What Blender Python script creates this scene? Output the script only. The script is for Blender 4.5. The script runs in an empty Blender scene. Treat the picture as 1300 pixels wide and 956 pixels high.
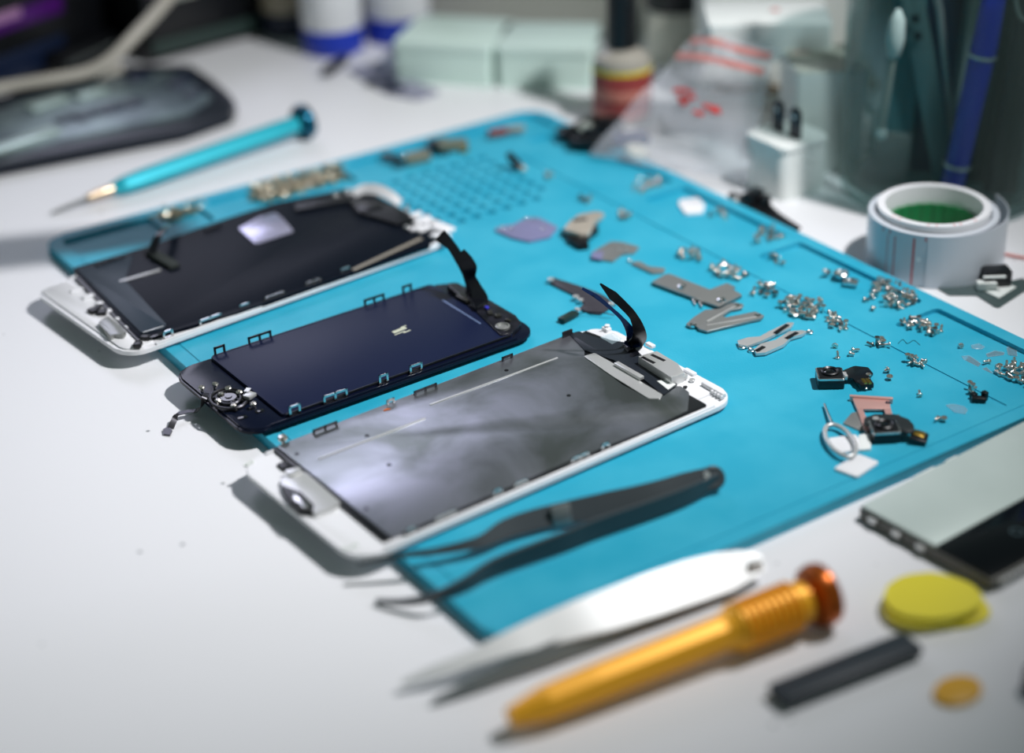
import bpy, bmesh, math, random
from mathutils import Vector, Matrix, Quaternion
random.seed(7)
MM = 0.001
# ------------------------------------------------------------------ camera
F, CX, CY = 2314.0, 650.0, 433.5                      # focal length and principal point for a 1300x956 frame
CAMX = Vector((0.82722618, -0.56124341, -0.03042221))
CAMY = Vector((0.28117281, 0.36641177, 0.88692434))
CAMZ = Vector((-0.48645524, -0.74212415, 0.46091181))
CAM = Vector((-207.4635, -325.9725, 294.0))           # millimetres
def at(px, py, z=0.0):
    """the place at height z (mm) that the photograph shows at this pixel"""
    r = CAMX * (px - CX) - CAMY * (py - CY) - CAMZ * F
    t = (z - CAM.z) / r.z
    return CAM + r * t
cd = bpy.data.cameras.new('camera'); cam = bpy.data.objects.new('camera', cd)
bpy.context.scene.collection.objects.link(cam)
m = Matrix((CAMX, CAMY, CAMZ)).transposed().to_4x4(); m.translation = CAM * MM
cam.matrix_world = m
cd.sensor_width = 36; cd.lens = F * 36 / 1300; cd.shift_y = -44.5 / 1300; cd.clip_start = 0.01; cd.clip_end = 20
cd.dof.use_dof = True
cd.dof.focus_distance = (CAM - at(840, 472, 5)).dot(CAMZ) * MM
cd.dof.aperture_fstop = 4.0
bpy.context.scene.camera = cam
# ------------------------------------------------------------------ world, lamps, exposure
sc = bpy.context.scene
sc.view_settings.view_transform = 'Standard'; sc.view_settings.look = 'None'
sc.view_settings.gamma = 1; sc.view_settings.use_curve_mapping = False
sc.view_settings.exposure = 0.0
w = bpy.data.worlds.new('room'); sc.world = w; w.use_nodes = True
nt = w.node_tree; bg = nt.nodes['Background']
tc = nt.nodes.new('ShaderNodeTexCoord'); sx = nt.nodes.new('ShaderNodeSeparateXYZ')
cr = nt.nodes.new('ShaderNodeValToRGB')
nt.links.new(tc.outputs['Generated'], sx.inputs[0]); nt.links.new(sx.outputs['Z'], cr.inputs[0])
nt.links.new(cr.outputs[0], bg.inputs[0])
cr.color_ramp.elements[0].position = 0.0; cr.color_ramp.elements[0].color = (0.27, 0.32, 0.315, 1)
cr.color_ramp.elements[1].position = 1.0; cr.color_ramp.elements[1].color = (0.06, 0.09, 0.083, 1)
e = cr.color_ramp.elements.new(0.3); e.color = (0.24, 0.295, 0.285, 1)
e = cr.color_ramp.elements.new(0.6); e.color = (0.10, 0.14, 0.13, 1)
bg.inputs[1].default_value = 0.66
def aim(o, loc, target):
    o.location = Vector(loc) * MM
    o.rotation_euler = (Vector(target) - Vector(loc)).to_track_quat('-Z', 'Y').to_euler()
# the bench lamp: small, hard, above and to the right
ld = bpy.data.lights.new('bench_lamp', 'SPOT'); ld.energy = 19.3; ld.shadow_soft_size = 0.018
ld.spot_size = math.radians(80); ld.spot_blend = 1.0; ld.color = (1.0, 0.985, 0.995)
lo = bpy.data.objects.new('bench_lamp', ld); sc.collection.objects.link(lo)
aim(lo, (330, -60, 500), (0, 300, 0))
# added soft violet-white area light, source unseen, for lavender reflections in the metal
la = bpy.data.lights.new('added_far_light', 'AREA'); la.shape = 'RECTANGLE'; la.size = 0.42; la.size_y = 0.45
la.energy = 3.0; la.color = (0.80, 0.80, 1.0)
lo2 = bpy.data.objects.new('added_far_light', la); sc.collection.objects.link(lo2)
aim(lo2, (370, 1400, 800), (30, 120, 0))

# ------------------------------------------------------------------ materials
def lin(c):
    c = c / 255
    return c / 12.92 if c <= 0.04045 else ((c + 0.055) / 1.055) ** 2.4
MATS = {}
def mat(name, rgb, rough=0.5, metal=0.0, noise=None, scale=60, bump=0.0, bscale=400, trans=0.0, alpha=1.0, spec=0.5, coat=0.0, ior=1.45, rnoise=0.0, dist=0.0):
    """rgb is sRGB 0-255; noise = a second colour mixed in by blotches of the given scale (per metre)"""
    if name in MATS: return MATS[name]
    a = bpy.data.materials.new(name); a.use_nodes = True; MATS[name] = a
    n = a.node_tree; p = n.nodes['Principled BSDF']
    c = (lin(rgb[0]), lin(rgb[1]), lin(rgb[2]), 1)
    p.inputs['Base Color'].default_value = c
    p.inputs['Roughness'].default_value = rough; p.inputs['Metallic'].default_value = metal
    p.inputs['Transmission Weight'].default_value = trans; p.inputs['Alpha'].default_value = alpha
    p.inputs['Specular IOR Level'].default_value = spec; p.inputs['Coat Weight'].default_value = coat
    p.inputs['Coat Roughness'].default_value = 0.1; p.inputs['IOR'].default_value = ior
    if noise or rnoise or bump:
        t = n.nodes.new('ShaderNodeTexCoord')
    if noise or rnoise:
        x = n.nodes.new('ShaderNodeTexNoise'); x.inputs['Scale'].default_value = scale; x.inputs['Detail'].default_value = 5
        x.inputs['Distortion'].default_value = dist
        n.links.new(t.outputs['Object'], x.inputs['Vector'])
        r = n.nodes.new('ShaderNodeValToRGB'); r.color_ramp.elements[0].position = 0.38; r.color_ramp.elements[1].position = 0.64
        n.links.new(x.outputs['Fac'], r.inputs[0])
        if noise:
            q = (lin(noise[0]), lin(noise[1]), lin(noise[2]), 1)
            r.color_ramp.elements[0].color = c; r.color_ramp.elements[1].color = q
            n.links.new(r.outputs[0], p.inputs['Base Color'])
        if rnoise:
            mr = n.nodes.new('ShaderNodeMapRange'); mr.inputs[1].default_value = 0.35; mr.inputs[2].default_value = 0.65
            mr.inputs[3].default_value = max(0.02, rough - rnoise); mr.inputs[4].default_value = rough + rnoise
            n.links.new(x.outputs['Fac'], mr.inputs[0]); n.links.new(mr.outputs[0], p.inputs['Roughness'])
    if bump:
        y = n.nodes.new('ShaderNodeTexNoise'); y.inputs['Scale'].default_value = bscale; y.inputs['Detail'].default_value = 3
        b = n.nodes.new('ShaderNodeBump'); b.inputs['Strength'].default_value = bump; b.inputs['Distance'].default_value = 0.0003
        n.links.new(t.outputs['Object'], y.inputs['Vector']); n.links.new(y.outputs['Fac'], b.inputs['Height'])
        n.links.new(b.outputs[0], p.inputs['Normal'])
    return a
def desk_material():
    a = mat('desk_laminate', (232, 233, 236), 0.42, bump=0.08, bscale=900)
    n = a.node_tree; p = n.nodes['Principled BSDF']
    t = n.nodes.new('ShaderNodeTexCoord')
    v = n.nodes.new('ShaderNodeTexVoronoi'); v.inputs['Scale'].default_value = 75
    n.links.new(t.outputs['Object'], v.inputs['Vector'])
    r = n.nodes.new('ShaderNodeValToRGB'); r.color_ramp.elements[0].position = 0.03; r.color_ramp.elements[1].position = 0.07
    r.color_ramp.elements[0].color = (0.25, 0.27, 0.27, 1); r.color_ramp.elements[1].color = (1, 1, 1, 1)
    n.links.new(v.outputs['Distance'], r.inputs[0])
    s = n.nodes.new('ShaderNodeTexNoise'); s.inputs['Scale'].default_value = 30; n.links.new(t.outputs['Object'], s.inputs['Vector'])
    r2 = n.nodes.new('ShaderNodeValToRGB'); r2.color_ramp.elements[0].position = 0.47; r2.color_ramp.elements[1].position = 0.52
    n.links.new(s.outputs['Fac'], r2.inputs[0])
    mx = n.nodes.new('ShaderNodeMix'); mx.data_type = 'RGBA'; mx.blend_type = 'MIX'
    mx.inputs[6].default_value = (1, 1, 1, 1)
    n.links.new(r2.outputs[0], mx.inputs[0]); n.links.new(r.outputs[0], mx.inputs[7])
    m2 = n.nodes.new('ShaderNodeMix'); m2.data_type = 'RGBA'; m2.blend_type = 'MULTIPLY'; m2.inputs[0].default_value = 1
    m2.inputs[6].default_value = p.inputs['Base Color'].default_value
    n.links.new(mx.outputs[2], m2.inputs[7]); n.links.new(m2.outputs[2], p.inputs['Base Color'])
    return a
DESK = desk_material()
MATB = mat('blue_silicone', (36, 162, 192), 0.5, noise=(54, 171, 199), scale=45, bump=0.25, bscale=1500, spec=0.45)
WHITE = mat('white_plastic', (232, 233, 236), 0.35)
WHITE2 = mat('matte_white_plastic', (230, 235, 232), 0.5)
BLACKP = mat('black_plastic', (14, 16, 20), 0.35)
BLACKG = mat('glossy_black_glass', (8, 10, 16), 0.12, spec=0.6)
NAVY = mat('navy_back_film', (22, 30, 58), 0.4, spec=0.16)
DNAVY = mat('dark_back_film', (8, 15, 26), 0.42, spec=0.08)
GREYF = mat('grey_cover_film', (46, 57, 68), 0.4, spec=0.15)
PLATE = mat('stained_steel_plate', (184, 186, 198), 0.33, metal=0.9, noise=(122, 128, 126), scale=32, dist=0.45)
STEEL = mat('steel', (222, 222, 220), 0.26, metal=1.0)
STEEL2 = mat('brushed_steel', (158, 160, 158), 0.4, metal=0.65, bump=0.08, bscale=1200)
SCREWM = mat('screw_nickel', (226, 222, 214), 0.25, metal=0.95)
SCREWD = mat('dark_screw_nickel', (170, 166, 162), 0.27, metal=1.0)
DSTEEL = mat('dark_steel', (70, 70, 74), 0.35, metal=0.9)
GOLD = mat('gold_contacts', (200, 165, 80), 0.3, metal=1.0)
FLEX = mat('black_flex', (12, 14, 20), 0.3, spec=0.6)
BLUEFLEX = mat('blue_flex', (14, 40, 84), 0.25, spec=0.6)
FOIL = mat('lavender_foil', (190, 188, 214), 0.3, metal=0.6)
MICA = mat('grey_violet_shield', (134, 134, 172), 0.35, metal=0.2)
RIVET = mat('bright_rivet', (235, 235, 235), 0.13, metal=1.0)
TEAL = mat('teal_anodised', (24, 172, 190), 0.3, metal=0.3, coat=0.3)
DTEAL = mat('dark_teal_anodised', (6, 84, 108), 0.28, metal=0.7)
ORANGE = mat('orange_anodised', (250, 178, 34), 0.42, metal=0.2)
YELLOW = mat('yellow_plastic', (236, 222, 60), 0.5)
MINT = mat('mint_plastic', (206, 230, 221), 0.45)
BLACKTW = mat('black_coated_steel', (56, 64, 68), 0.42)
SATIN = mat('satin_steel', (216, 217, 216), 0.36, metal=0.6)
PINK = mat('rose_gold_metal', (226, 178, 170), 0.35, metal=0.5)
LENS = mat('camera_lens', (6, 7, 14), 0.05, spec=0.9, coat=1.0)
def thin_glass(name, tint, body, lo_f, hi_f):
    a = mat(name, body, 0.12, spec=0.6); n = a.node_tree; p = n.nodes['Principled BSDF']; o = n.nodes['Material Output']
    t = n.nodes.new('ShaderNodeBsdfTransparent'); t.inputs[0].default_value = (*tint, 1)
    l = n.nodes.new('ShaderNodeLayerWeight'); l.inputs[0].default_value = 0.35
    r = n.nodes.new('ShaderNodeMapRange'); r.inputs[3].default_value = lo_f; r.inputs[4].default_value = hi_f
    x = n.nodes.new('ShaderNodeMixShader'); n.links.new(l.outputs['Facing'], r.inputs[0]); n.links.new(r.outputs[0], x.inputs[0])
    n.links.new(t.outputs[0], x.inputs[1]); n.links.new(p.outputs[0], x.inputs[2]); n.links.new(x.outputs[0], o.inputs[0])
    return a
GLASS = thin_glass('jar_glass', (0.78, 0.87, 0.87), (120, 134, 130), 0.03, 0.55)
CLEAR = mat('clear_bag_film', (225, 228, 236), 0.22, alpha=0.2, spec=0.6)
CLEARS = mat('clear_sticker_film', (200, 225, 235), 0.2, alpha=0.22)
CREAM = mat('cream_plastic', (214, 212, 200), 0.5)
OLIVE = mat('olive_trim', (128, 128, 104), 0.6)
BLUEP = mat('blue_plastic', (22, 52, 170), 0.35)
BLUEC = mat('translucent_blue_plastic', (30, 50, 190), 0.2, coat=0.5)
RED = mat('red_print', (206, 62, 58), 0.5)
PALERED = mat('pale_red_print', (224, 150, 144), 0.5)
LABEL = mat('maroon_label', (136, 50, 50), 0.5, noise=(150, 70, 66), scale=120)
LABELT = mat('label_cream_print', (184, 118, 104), 0.5)
YSTR = mat('yellow_stripe', (214, 196, 34), 0.45)
AMBER = mat('milky_bottle_plastic', (160, 156, 146), 0.3)
GREEN = mat('green_core', (22, 120, 66), 0.5)
TAPEM = mat('white_backing_tape', (198, 204, 212), 0.35)
PURPLE = mat('purple_plastic', (66, 12, 96), 0.35)
BROWNR = mat('reddish_part', (140, 70, 62), 0.5)
PCB = mat('dark_circuit_board', (20, 42, 40), 0.4, noise=(40, 60, 56), scale=300)
GREYP = mat('grey_plastic', (96, 104, 102), 0.5)
LGREY = mat('light_grey_rubber', (152, 156, 148), 0.5)
TEALGREY = mat('teal_grey_steel', (92, 120, 122), 0.35, metal=0.5)
DARKB = mat('dark_blue_plastic', (16, 30, 52), 0.4)
TINTL = mat('pale_lcd_film', (204, 217, 212), 0.42, metal=0.1, noise=(192, 206, 201), scale=20)

# ------------------------------------------------------------------ mesh helpers
def fillet(poly, r, n=6):
    out = []; N = len(poly); rr = r if isinstance(r, (list, tuple)) else [r] * N
    for i in range(N):
        p = Vector(poly[i][:2]); a = Vector(poly[i - 1][:2]); b = Vector(poly[(i + 1) % N][:2])
        d1 = (a - p); d2 = (b - p); l1 = d1.length; l2 = d2.length
        if rr[i] <= 0 or l1 < 1e-6 or l2 < 1e-6: out.append((p.x, p.y)); continue
        d1.normalize(); d2.normalize(); ang = d1.angle(d2)
        if abs(ang - math.pi) < 0.05: out.append((p.x, p.y)); continue
        t = min(rr[i] / math.tan(ang / 2), l1 * 0.49, l2 * 0.49); R = t * math.tan(ang / 2)
        bis = (d1 + d2).normalized(); c = p + bis * (R / math.sin(ang / 2))
        s = p + d1 * t - c; e_ = p + d2 * t - c
        a0 = math.atan2(s.y, s.x); a1 = math.atan2(e_.y, e_.x); da = (a1 - a0 + math.pi) % (2 * math.pi) - math.pi
        for k in range(n + 1):
            q = a0 + da * k / n; out.append((c.x + R * math.cos(q), c.y + R * math.sin(q)))
    return out
def rect(x0, x1, y0, y1): return [(x0, y0), (x1, y0), (x1, y1), (x0, y1)]
class MB:
    def __init__(s): s.v = []; s.f = []; s.mi = []; s.sm = []
    def add(s, bm, M=None, mi=0, smooth=True):
        bm.verts.index_update(); o = len(s.v)
        for v in bm.verts: s.v.append((M @ v.co) if M else v.co.copy())
        for f in bm.faces: s.f.append([o + v.index for v in f.verts]); s.mi.append(mi); s.sm.append(smooth)
        bm.free(); return s
    def prism(s, poly, z0, z1, bev=0.0, M=None, mi=0, seg=2, bottom=False):
        bm = bmesh.new(); P = [Vector(p[:2]) for p in poly]
        area = sum(P[i - 1].x * P[i].y - P[i].x * P[i - 1].y for i in range(len(P)))
        if area < 0: P.reverse()
        lo_ = [bm.verts.new((p.x, p.y, z0)) for p in P]; hi = [bm.verts.new((p.x, p.y, z1)) for p in P]
        bm.faces.new(lo_[::-1]); bm.faces.new(hi); N = len(P)
        for i in range(N): bm.faces.new((lo_[i], lo_[(i + 1) % N], hi[(i + 1) % N], hi[i]))
        if bev > 0:
            hs = set(hi); ls = set(lo_)
            ed = [e_ for e_ in bm.edges if (e_.verts[0] in hs and e_.verts[1] in hs) or (bottom and e_.verts[0] in ls and e_.verts[1] in ls)]
            if N <= 6: ed = ed + [e_ for e_ in bm.edges if (e_.verts[0] in hs) != (e_.verts[1] in hs)]
            bmesh.ops.bevel(bm, geom=ed, offset=bev, segments=seg, affect='EDGES', profile=0.5, clamp_overlap=True)
        return s.add(bm, M, mi)
    def box(s, c, d, rz=0.0, bev=0.0, M=None, mi=0, R=None):
        m_ = Matrix.Translation(Vector(c)) @ (R.to_4x4() if R is not None else Matrix.Rotation(rz, 4, 'Z'))
        if M: m_ = M @ m_
        bm = bmesh.new(); bmesh.ops.create_cube(bm, size=1)
        for v in bm.verts: v.co = Vector((v.co.x * d[0], v.co.y * d[1], v.co.z * d[2]))
        if bev > 0: bmesh.ops.bevel(bm, geom=list(bm.edges), offset=min(bev, min(d) * 0.45), segments=2, affect='EDGES', profile=0.5)
        return s.add(bm, m_, mi)
    def bar(s, a, b, w_, h_, up=(0, 0, 1), bev=0.0, mi=0):
        a = Vector(a); b = Vector(b); x = (b - a).normalized(); y = Vector(up).cross(x).normalized(); z = x.cross(y)
        R = Matrix((x, y, z)).transposed()
        return s.box((a + b) / 2, ((b - a).length, w_, h_), R=R, bev=bev, mi=mi)
    def lathe(s, prof, o=(0, 0, 0), ax=(0, 0, 1), n=32, mi=0, facet=False, cap=True, M=None):
        """prof: list of (radius, height along ax)"""
        q = Vector((0, 0, 1)).rotation_difference(Vector(ax).normalized()); m_ = Matrix.Translation(Vector(o)) @ q.to_matrix().to_4x4()
        if M: m_ = M @ m_
        bm = bmesh.new(); rings = []
        for r, h in prof: rings.append([bm.verts.new((r * math.cos(2 * math.pi * k / n), r * math.sin(2 * math.pi * k / n), h)) for k in range(n)])
        for a, b in zip(rings, rings[1:]):
            for k in range(n): bm.faces.new((a[k], a[(k + 1) % n], b[(k + 1) % n], b[k]))
        if cap:
            if prof[0][0] > 1e-5: bm.faces.new(rings[0][::-1])
            if prof[-1][0] > 1e-5: bm.faces.new(rings[-1])
        bmesh.ops.remove_doubles(bm, verts=list(bm.verts), dist=1e-4)
        return s.add(bm, m_, mi, not facet)
    def tube(s, pts, r, n=8, closed=False, mi=0, smoothn=0):
        pts = [Vector(p) for p in pts]
        if smoothn: pts = catmull(pts, smoothn, closed)
        N = len(pts); bm = bmesh.new(); rings = []; prev = None
        for i, p in enumerate(pts):
            a = pts[i - 1] if (i > 0 or closed) else p; b = pts[(i + 1) % N] if (i < N - 1 or closed) else p
            t = (b - a).normalized()
            if prev is None: u = t.orthogonal().normalized()
            else: u = (prev - t * prev.dot(t)).normalized()
            prev = u; v = t.cross(u); rr = r[i * (len(r) - 1) // max(1, N - 1)] if isinstance(r, (list, tuple)) else r
            rings.append([bm.verts.new(p + (u * math.cos(2 * math.pi * k / n) + v * math.sin(2 * math.pi * k / n)) * rr) for k in range(n)])
        for i in range(N if closed else N - 1):
            a = rings[i]; b = rings[(i + 1) % N]
            for k in range(n): bm.faces.new((a[k], a[(k + 1) % n], b[(k + 1) % n], b[k]))
        if not closed: bm.faces.new(rings[0][::-1]); bm.faces.new(rings[-1])
        return s.add(bm, None, mi)
    def ribbon(s, pts, widths, th, side, mi=0, sn=5):
        """a flat strip along pts; side = width direction (one or one per point)"""
        pts = [Vector(p) for p in pts]; N = len(pts)
        wd = widths if isinstance(widths, (list, tuple)) else [widths] * N
        sd = [Vector(x) for x in side] if isinstance(side[0], (list, tuple, Vector)) else [Vector(side)] * N
        P = catmull(pts, sn); K = len(P); bm = bmesh.new(); R = []
        for i, p in enumerate(P):
            t = i * (N - 1) / (K - 1); k = min(int(t), N - 2); f = t - k
            w_ = wd[k] * (1 - f) + wd[k + 1] * f; d = (sd[k] * (1 - f) + sd[k + 1] * f)
            tg = (P[min(i + 1, K - 1)] - P[max(i - 1, 0)]).normalized(); d = (d - tg * d.dot(tg)).normalized(); nn = tg.cross(d)
            R.append([bm.verts.new(p + d * sx_ * w_ / 2 + nn * sy_ * th / 2) for sx_, sy_ in ((-1, -1), (1, -1), (1, 1), (-1, 1))])
        for a, b in zip(R, R[1:]):
            for k in range(4): bm.faces.new((a[k], a[(k + 1) % 4], b[(k + 1) % 4], b[k]))
        bm.faces.new(R[0][::-1]); bm.faces.new(R[-1])
        return s.add(bm, None, mi)
    def sphere(s, c, r, sc_=(1, 1, 1), mi=0, M=None):
        bm = bmesh.new(); bmesh.ops.create_uvsphere(bm, u_segments=20, v_segments=12, radius=1)
        m_ = Matrix.Translation(Vector(c)) @ Matrix.Diagonal((r * sc_[0], r * sc_[1], r * sc_[2], 1))
        return s.add(bm, (M @ m_) if M else m_, mi)
    def build(s, name, mats, parent=None, local=False):
        """vertices are world mm unless local; children sit in their parent's frame"""
        if parent is not None and not local:
            inv = FR[parent.name].inverted(); s.v = [inv @ Vector(v) for v in s.v]
        if not isinstance(mats, (list, tuple)): mats = [mats]
        me = bpy.data.meshes.new(name)
        me.from_pydata([tuple(Vector(v) * MM) for v in s.v], [], s.f)
        for k in mats: me.materials.append(k)
        me.polygons.foreach_set('material_index', s.mi); me.polygons.foreach_set('use_smooth', s.sm)
        bm = bmesh.new(); bm.from_mesh(me); bmesh.ops.recalc_face_normals(bm, faces=bm.faces)
        for e_ in bm.edges:
            if len(e_.link_faces) == 2 and e_.calc_face_angle(0) > math.radians(38): e_.smooth = False
        bm.to_mesh(me); bm.free()
        o = bpy.data.objects.new(name, me); sc.collection.objects.link(o)
        if parent is not None:
            o.parent = parent; FR[o.name] = FR[parent.name]
        return o
FR = {}
def catmull(P, n, closed=False):
    P = [Vector(p) for p in P]; N = len(P); out = []
    if N < 3 and not closed:
        return [P[0].lerp(P[-1], k / n) for k in range(n + 1)]
    rng = range(N) if closed else range(N - 1)
    for i in rng:
        p1 = P[i]; p2 = P[(i + 1) % N]; p0 = P[i - 1] if (i > 0 or closed) else p1 * 2 - p2
        p3 = P[(i + 2) % N] if (i + 2 < N or closed) else p2 * 2 - p1
        for k in range(n):
            t = k / n
            out.append(0.5 * ((2 * p1) + (p2 - p0) * t + (2 * p0 - 5 * p1 + 4 * p2 - p3) * t * t + (3 * p1 - p0 - 3 * p2 + p3) * t ** 3))
    if not closed: out.append(P[-1])
    return out
def tag(o, label, cat, group=None, kind=None):
    o['label'] = label; o['category'] = cat
    if group: o['group'] = group
    if kind: o['kind'] = kind
    return o
def thing(name, label, cat, loc=(0, 0, 0), rz=0.0, group=None):
    """an Empty at the thing's base; parts built from world mm land in its frame"""
    o = bpy.data.objects.new(name, None); sc.collection.objects.link(o); o.empty_display_size = 0.01
    o.location = Vector(loc) * MM; o.rotation_euler = (0, 0, rz)
    FR[o.name] = Matrix.Translation(Vector(loc)) @ Matrix.Rotation(rz, 4, 'Z')
    return tag(o, label, cat, group)
def solo(mb, name, mats, label, cat, loc, rz=0.0, group=None, kind=None):
    """a thing that is one mesh, its origin at its base"""
    T = Matrix.Translation(Vector(loc)) @ Matrix.Rotation(rz, 4, 'Z'); inv = T.inverted()
    mb.v = [inv @ Vector(v) for v in mb.v]
    o = mb.build(name, mats); o.location = Vector(loc) * MM; o.rotation_euler = (0, 0, rz)
    return tag(o, label, cat, group, kind)
def pp(pts, z): return [tuple(at(x, y, z))[:2] for x, y in pts]      # a pixel outline laid on the level z
# ================================================================== the bench
TOP = 4.0     # mat top
mb = MB(); mb.prism(fillet(rect(-900, 1500, -500, 1500), 12), -25, 0, 2)
tag(mb.build('desk', DESK), 'wide white laminate desk speckled with tiny bits of dirt', 'desk')

# ------------------------------------------------------------------ the blue mat
mat_root = thing('repair_mat', 'large blue silicone repair mat with moulded trays and rows of small wells', 'mat')
body = MB(); body.prism(fillet(rect(0, 238, 0, 327), 9, 8), 0.0, TOP, 1.2, seg=3)
mo = body.build('mat_body', MATB, mat_root)
cut = MB()
def tray(x0, x1, y0, y1, dep, r=2.0): cut.prism(fillet(rect(x0, x1, y0, y1), r, 3), TOP - dep, TOP + 3)
for y0, y1 in ((149, 212), (77.5, 142.5), (12, 71), (219, 296)): tray(211, 232.3, y0, y1, 1.7)
for x0, x1 in ((6, 43), (46, 64), (68, 130), (134, 176), (180, 232)): tray(x0, x1, 301.5, 321, 1.7)
cut.box((198, 146, TOP), (2.2, 275, 0.7)); cut.box((4.8, 163, TOP), (1.6, 272, 0.5)); cut.box((120, 4.8, TOP), (225, 1.6, 0.4))
for i in range(9):
    for j in range(8):
        x = 126 + 7.25 * i; y = 239.5 + 7.25 * j
        if i > 7 and j < 1: continue
        cut.prism(fillet(rect(x - 2.2, x + 2.2, y - 1.9, y + 1.9), 0.8, 2), TOP - 2.4, TOP + 2)
co = cut.build('cutter', MATB)
bo = mo.modifiers.new('b', 'BOOLEAN'); bo.operation = 'DIFFERENCE'; bo.solver = 'EXACT'; bo.object = co
dg = bpy.context.evaluated_depsgraph_get()
nm = bpy.data.meshes.new_from_object(mo.evaluated_get(dg)); mo.modifiers.clear(); mo.data = nm; nm.name = 'mat_body'
bpy.data.objects.remove(co)
for p in nm.polygons: p.use_smooth = False

ZB = TOP + 1.2
# ================================================================== phone displays
def clip(mbd, u, v, L, h, n, du, M, z0, th=0.45, fr=0.75, lean=0.0):
    """an upright metal mounting loop with n windows, standing on (u, v), running along u (du=1) or v"""
    def b(c, d):
        c = Vector(c); d = Vector(d)
        if not du: c = Vector((c.y, c.x, c.z)); d = Vector((d.y, d.x, d.z))
        mbd.box((u + c.x, v + c.y + lean * (c.z), z0 + c.z), d, M=M)
    b((0, 0, fr / 2), (L, th, fr)); b((0, 0, h - fr / 2), (L, th, fr))
    for k in range(n + 1): b((-L / 2 + fr / 2 + (L - fr) * k / n, 0, h / 2), (fr, th, h))
class Phone:
    def __init__(s, name, label, cx, cy, ang, L, W):
        s.L, s.W = L, W; s.a = math.radians(ang)
        s.root = thing(name, label, 'phone display', (cx, cy, ZB), s.a)
        s.M = FR[s.root.name]
    def uv(s, px, py, z): return tuple((s.M.inverted() @ at(px, py, z)))[:2]
    def poly(s, pts, z): return [s.uv(x, y, z) for x, y in pts]
    def part(s, name, mats, fn):
        q = MB(); fn(q); return q.build(name, mats, s.root, local=True)
def screw_head(q, u, v, z, r=0.9, M=None):
    q.lathe([(r, 0), (r, 0.35), (r * 0.85, 0.5), (r * 0.35, 0.5), (r * 0.3, 0.3), (0, 0.3)], (u, v, z), n=14, M=M)

# ---- near display: white bezel, stained steel plate
p3 = Phone('phone_display', 'white framed phone display with a stained bare steel back, nearest the black tweezers', 57.35, 90.2, 3.0, 145.5, 68.5)
L, W = p3.L / 2, p3.W / 2
def f(q):
    q.prism(fillet(rect(-L, L, -W, W), 9, 9), 0.0, 1.6, 0.35, seg=3)
    for y in (-W + 1.0, W - 1.0): q.box((0, y, 1.9), (2 * L - 20, 1.1, 0.8), bev=0.2)
    q.prism(fillet(rect(L - 14, L - 1.2, -W + 7, W - 5), 3), 1.5, 2.2, 0.25)
p3.part('bezel', WHITE, f)
PZ = 2.7
def f(q):
    q.prism(fillet(rect(-L + 17.5, L - 12, -W + 1.8, W - 1.6), 1.2, 3), 1.5, PZ - 0.25, 0.1)
p3.part('display_module', BLACKP, f)
zz = ZB + PZ
outline = p3.poly([(351, 566), (497, 682), (700, 595), (832, 541), (873, 521), (875, 498), (862, 488), (842, 503), (825, 507), (790, 488), (742, 452), (742, 430), (722, 424)], zz)
plate = p3.part('back_plate', PLATE, lambda q: q.prism(fillet(outline, 1.0, 3), PZ - 0.25, PZ, 0.12))
for a, b in (((404, 583), (540, 531)), ((546, 514), (708, 454))):
    A = p3.uv(a[0], a[1], zz); B = p3.uv(b[0], b[1], zz)
    p3.part('pressed_rib', SATIN, lambda q: q.bar((A[0], A[1], PZ), (B[0], B[1], PZ), 0.7, 0.5, bev=0.15))
for x, y in ((466, 553), (377, 576), (494, 590), (722, 502), (804, 484), (757, 457), (465, 646), (643, 470), (870, 491)):
    u, v = p3.uv(x, y, zz); q = MB(); q.lathe([(0.75, 0), (0.75, 0.08), (0.3, 0.08), (0.3, 0.02)], (u, v, PZ - 0.02), n=14); q.build('plate_hole', DSTEEL, plate, local=True)
cov = p3.poly([(741, 453), (755, 449), (780, 463), (816, 487), (841, 502), (838, 507), (824, 507), (777, 478)], zz)
p3.part('flex_cover_plate', SATIN, lambda q: q.prism(fillet(cov, .6), PZ, PZ + 0.35, 0.12))
blk = p3.poly([(722, 424), (735, 421), (760, 430), (800, 436), (815, 452), (860, 488), (842, 502), (815, 480), (780, 458), (742, 445)], zz)
p3.part('connector_board', mat('charcoal_board', (30, 36, 44), .4, spec=.4), lambda q: q.prism(fillet(blk, 0.6, 2), 2.0, PZ + 0.25, 0.1))
def f(q):
    A = p3.uv(782, 461, zz + 1); B = p3.uv(815, 480, zz + 1)
    q.bar((A[0], A[1], PZ + 0.9), (B[0], B[1], PZ + 0.9), 2.0, 1.3, bev=0.25)
p3.part('connector_bar', SATIN, f)
tri = p3.poly([(834, 485), (845, 484), (850, 487), (858, 489), (848, 496)], zz)
p3.part('white_pad', WHITE2, lambda q: q.prism(tri, PZ + 0.2, PZ + 0.5))
stk = p3.poly([(762, 429), (776, 423), (790, 431), (777, 438)], zz)
p3.part('grey_sticker', CLEARS, lambda q: q.prism(stk, PZ + 0.25, PZ + 0.35))
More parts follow.
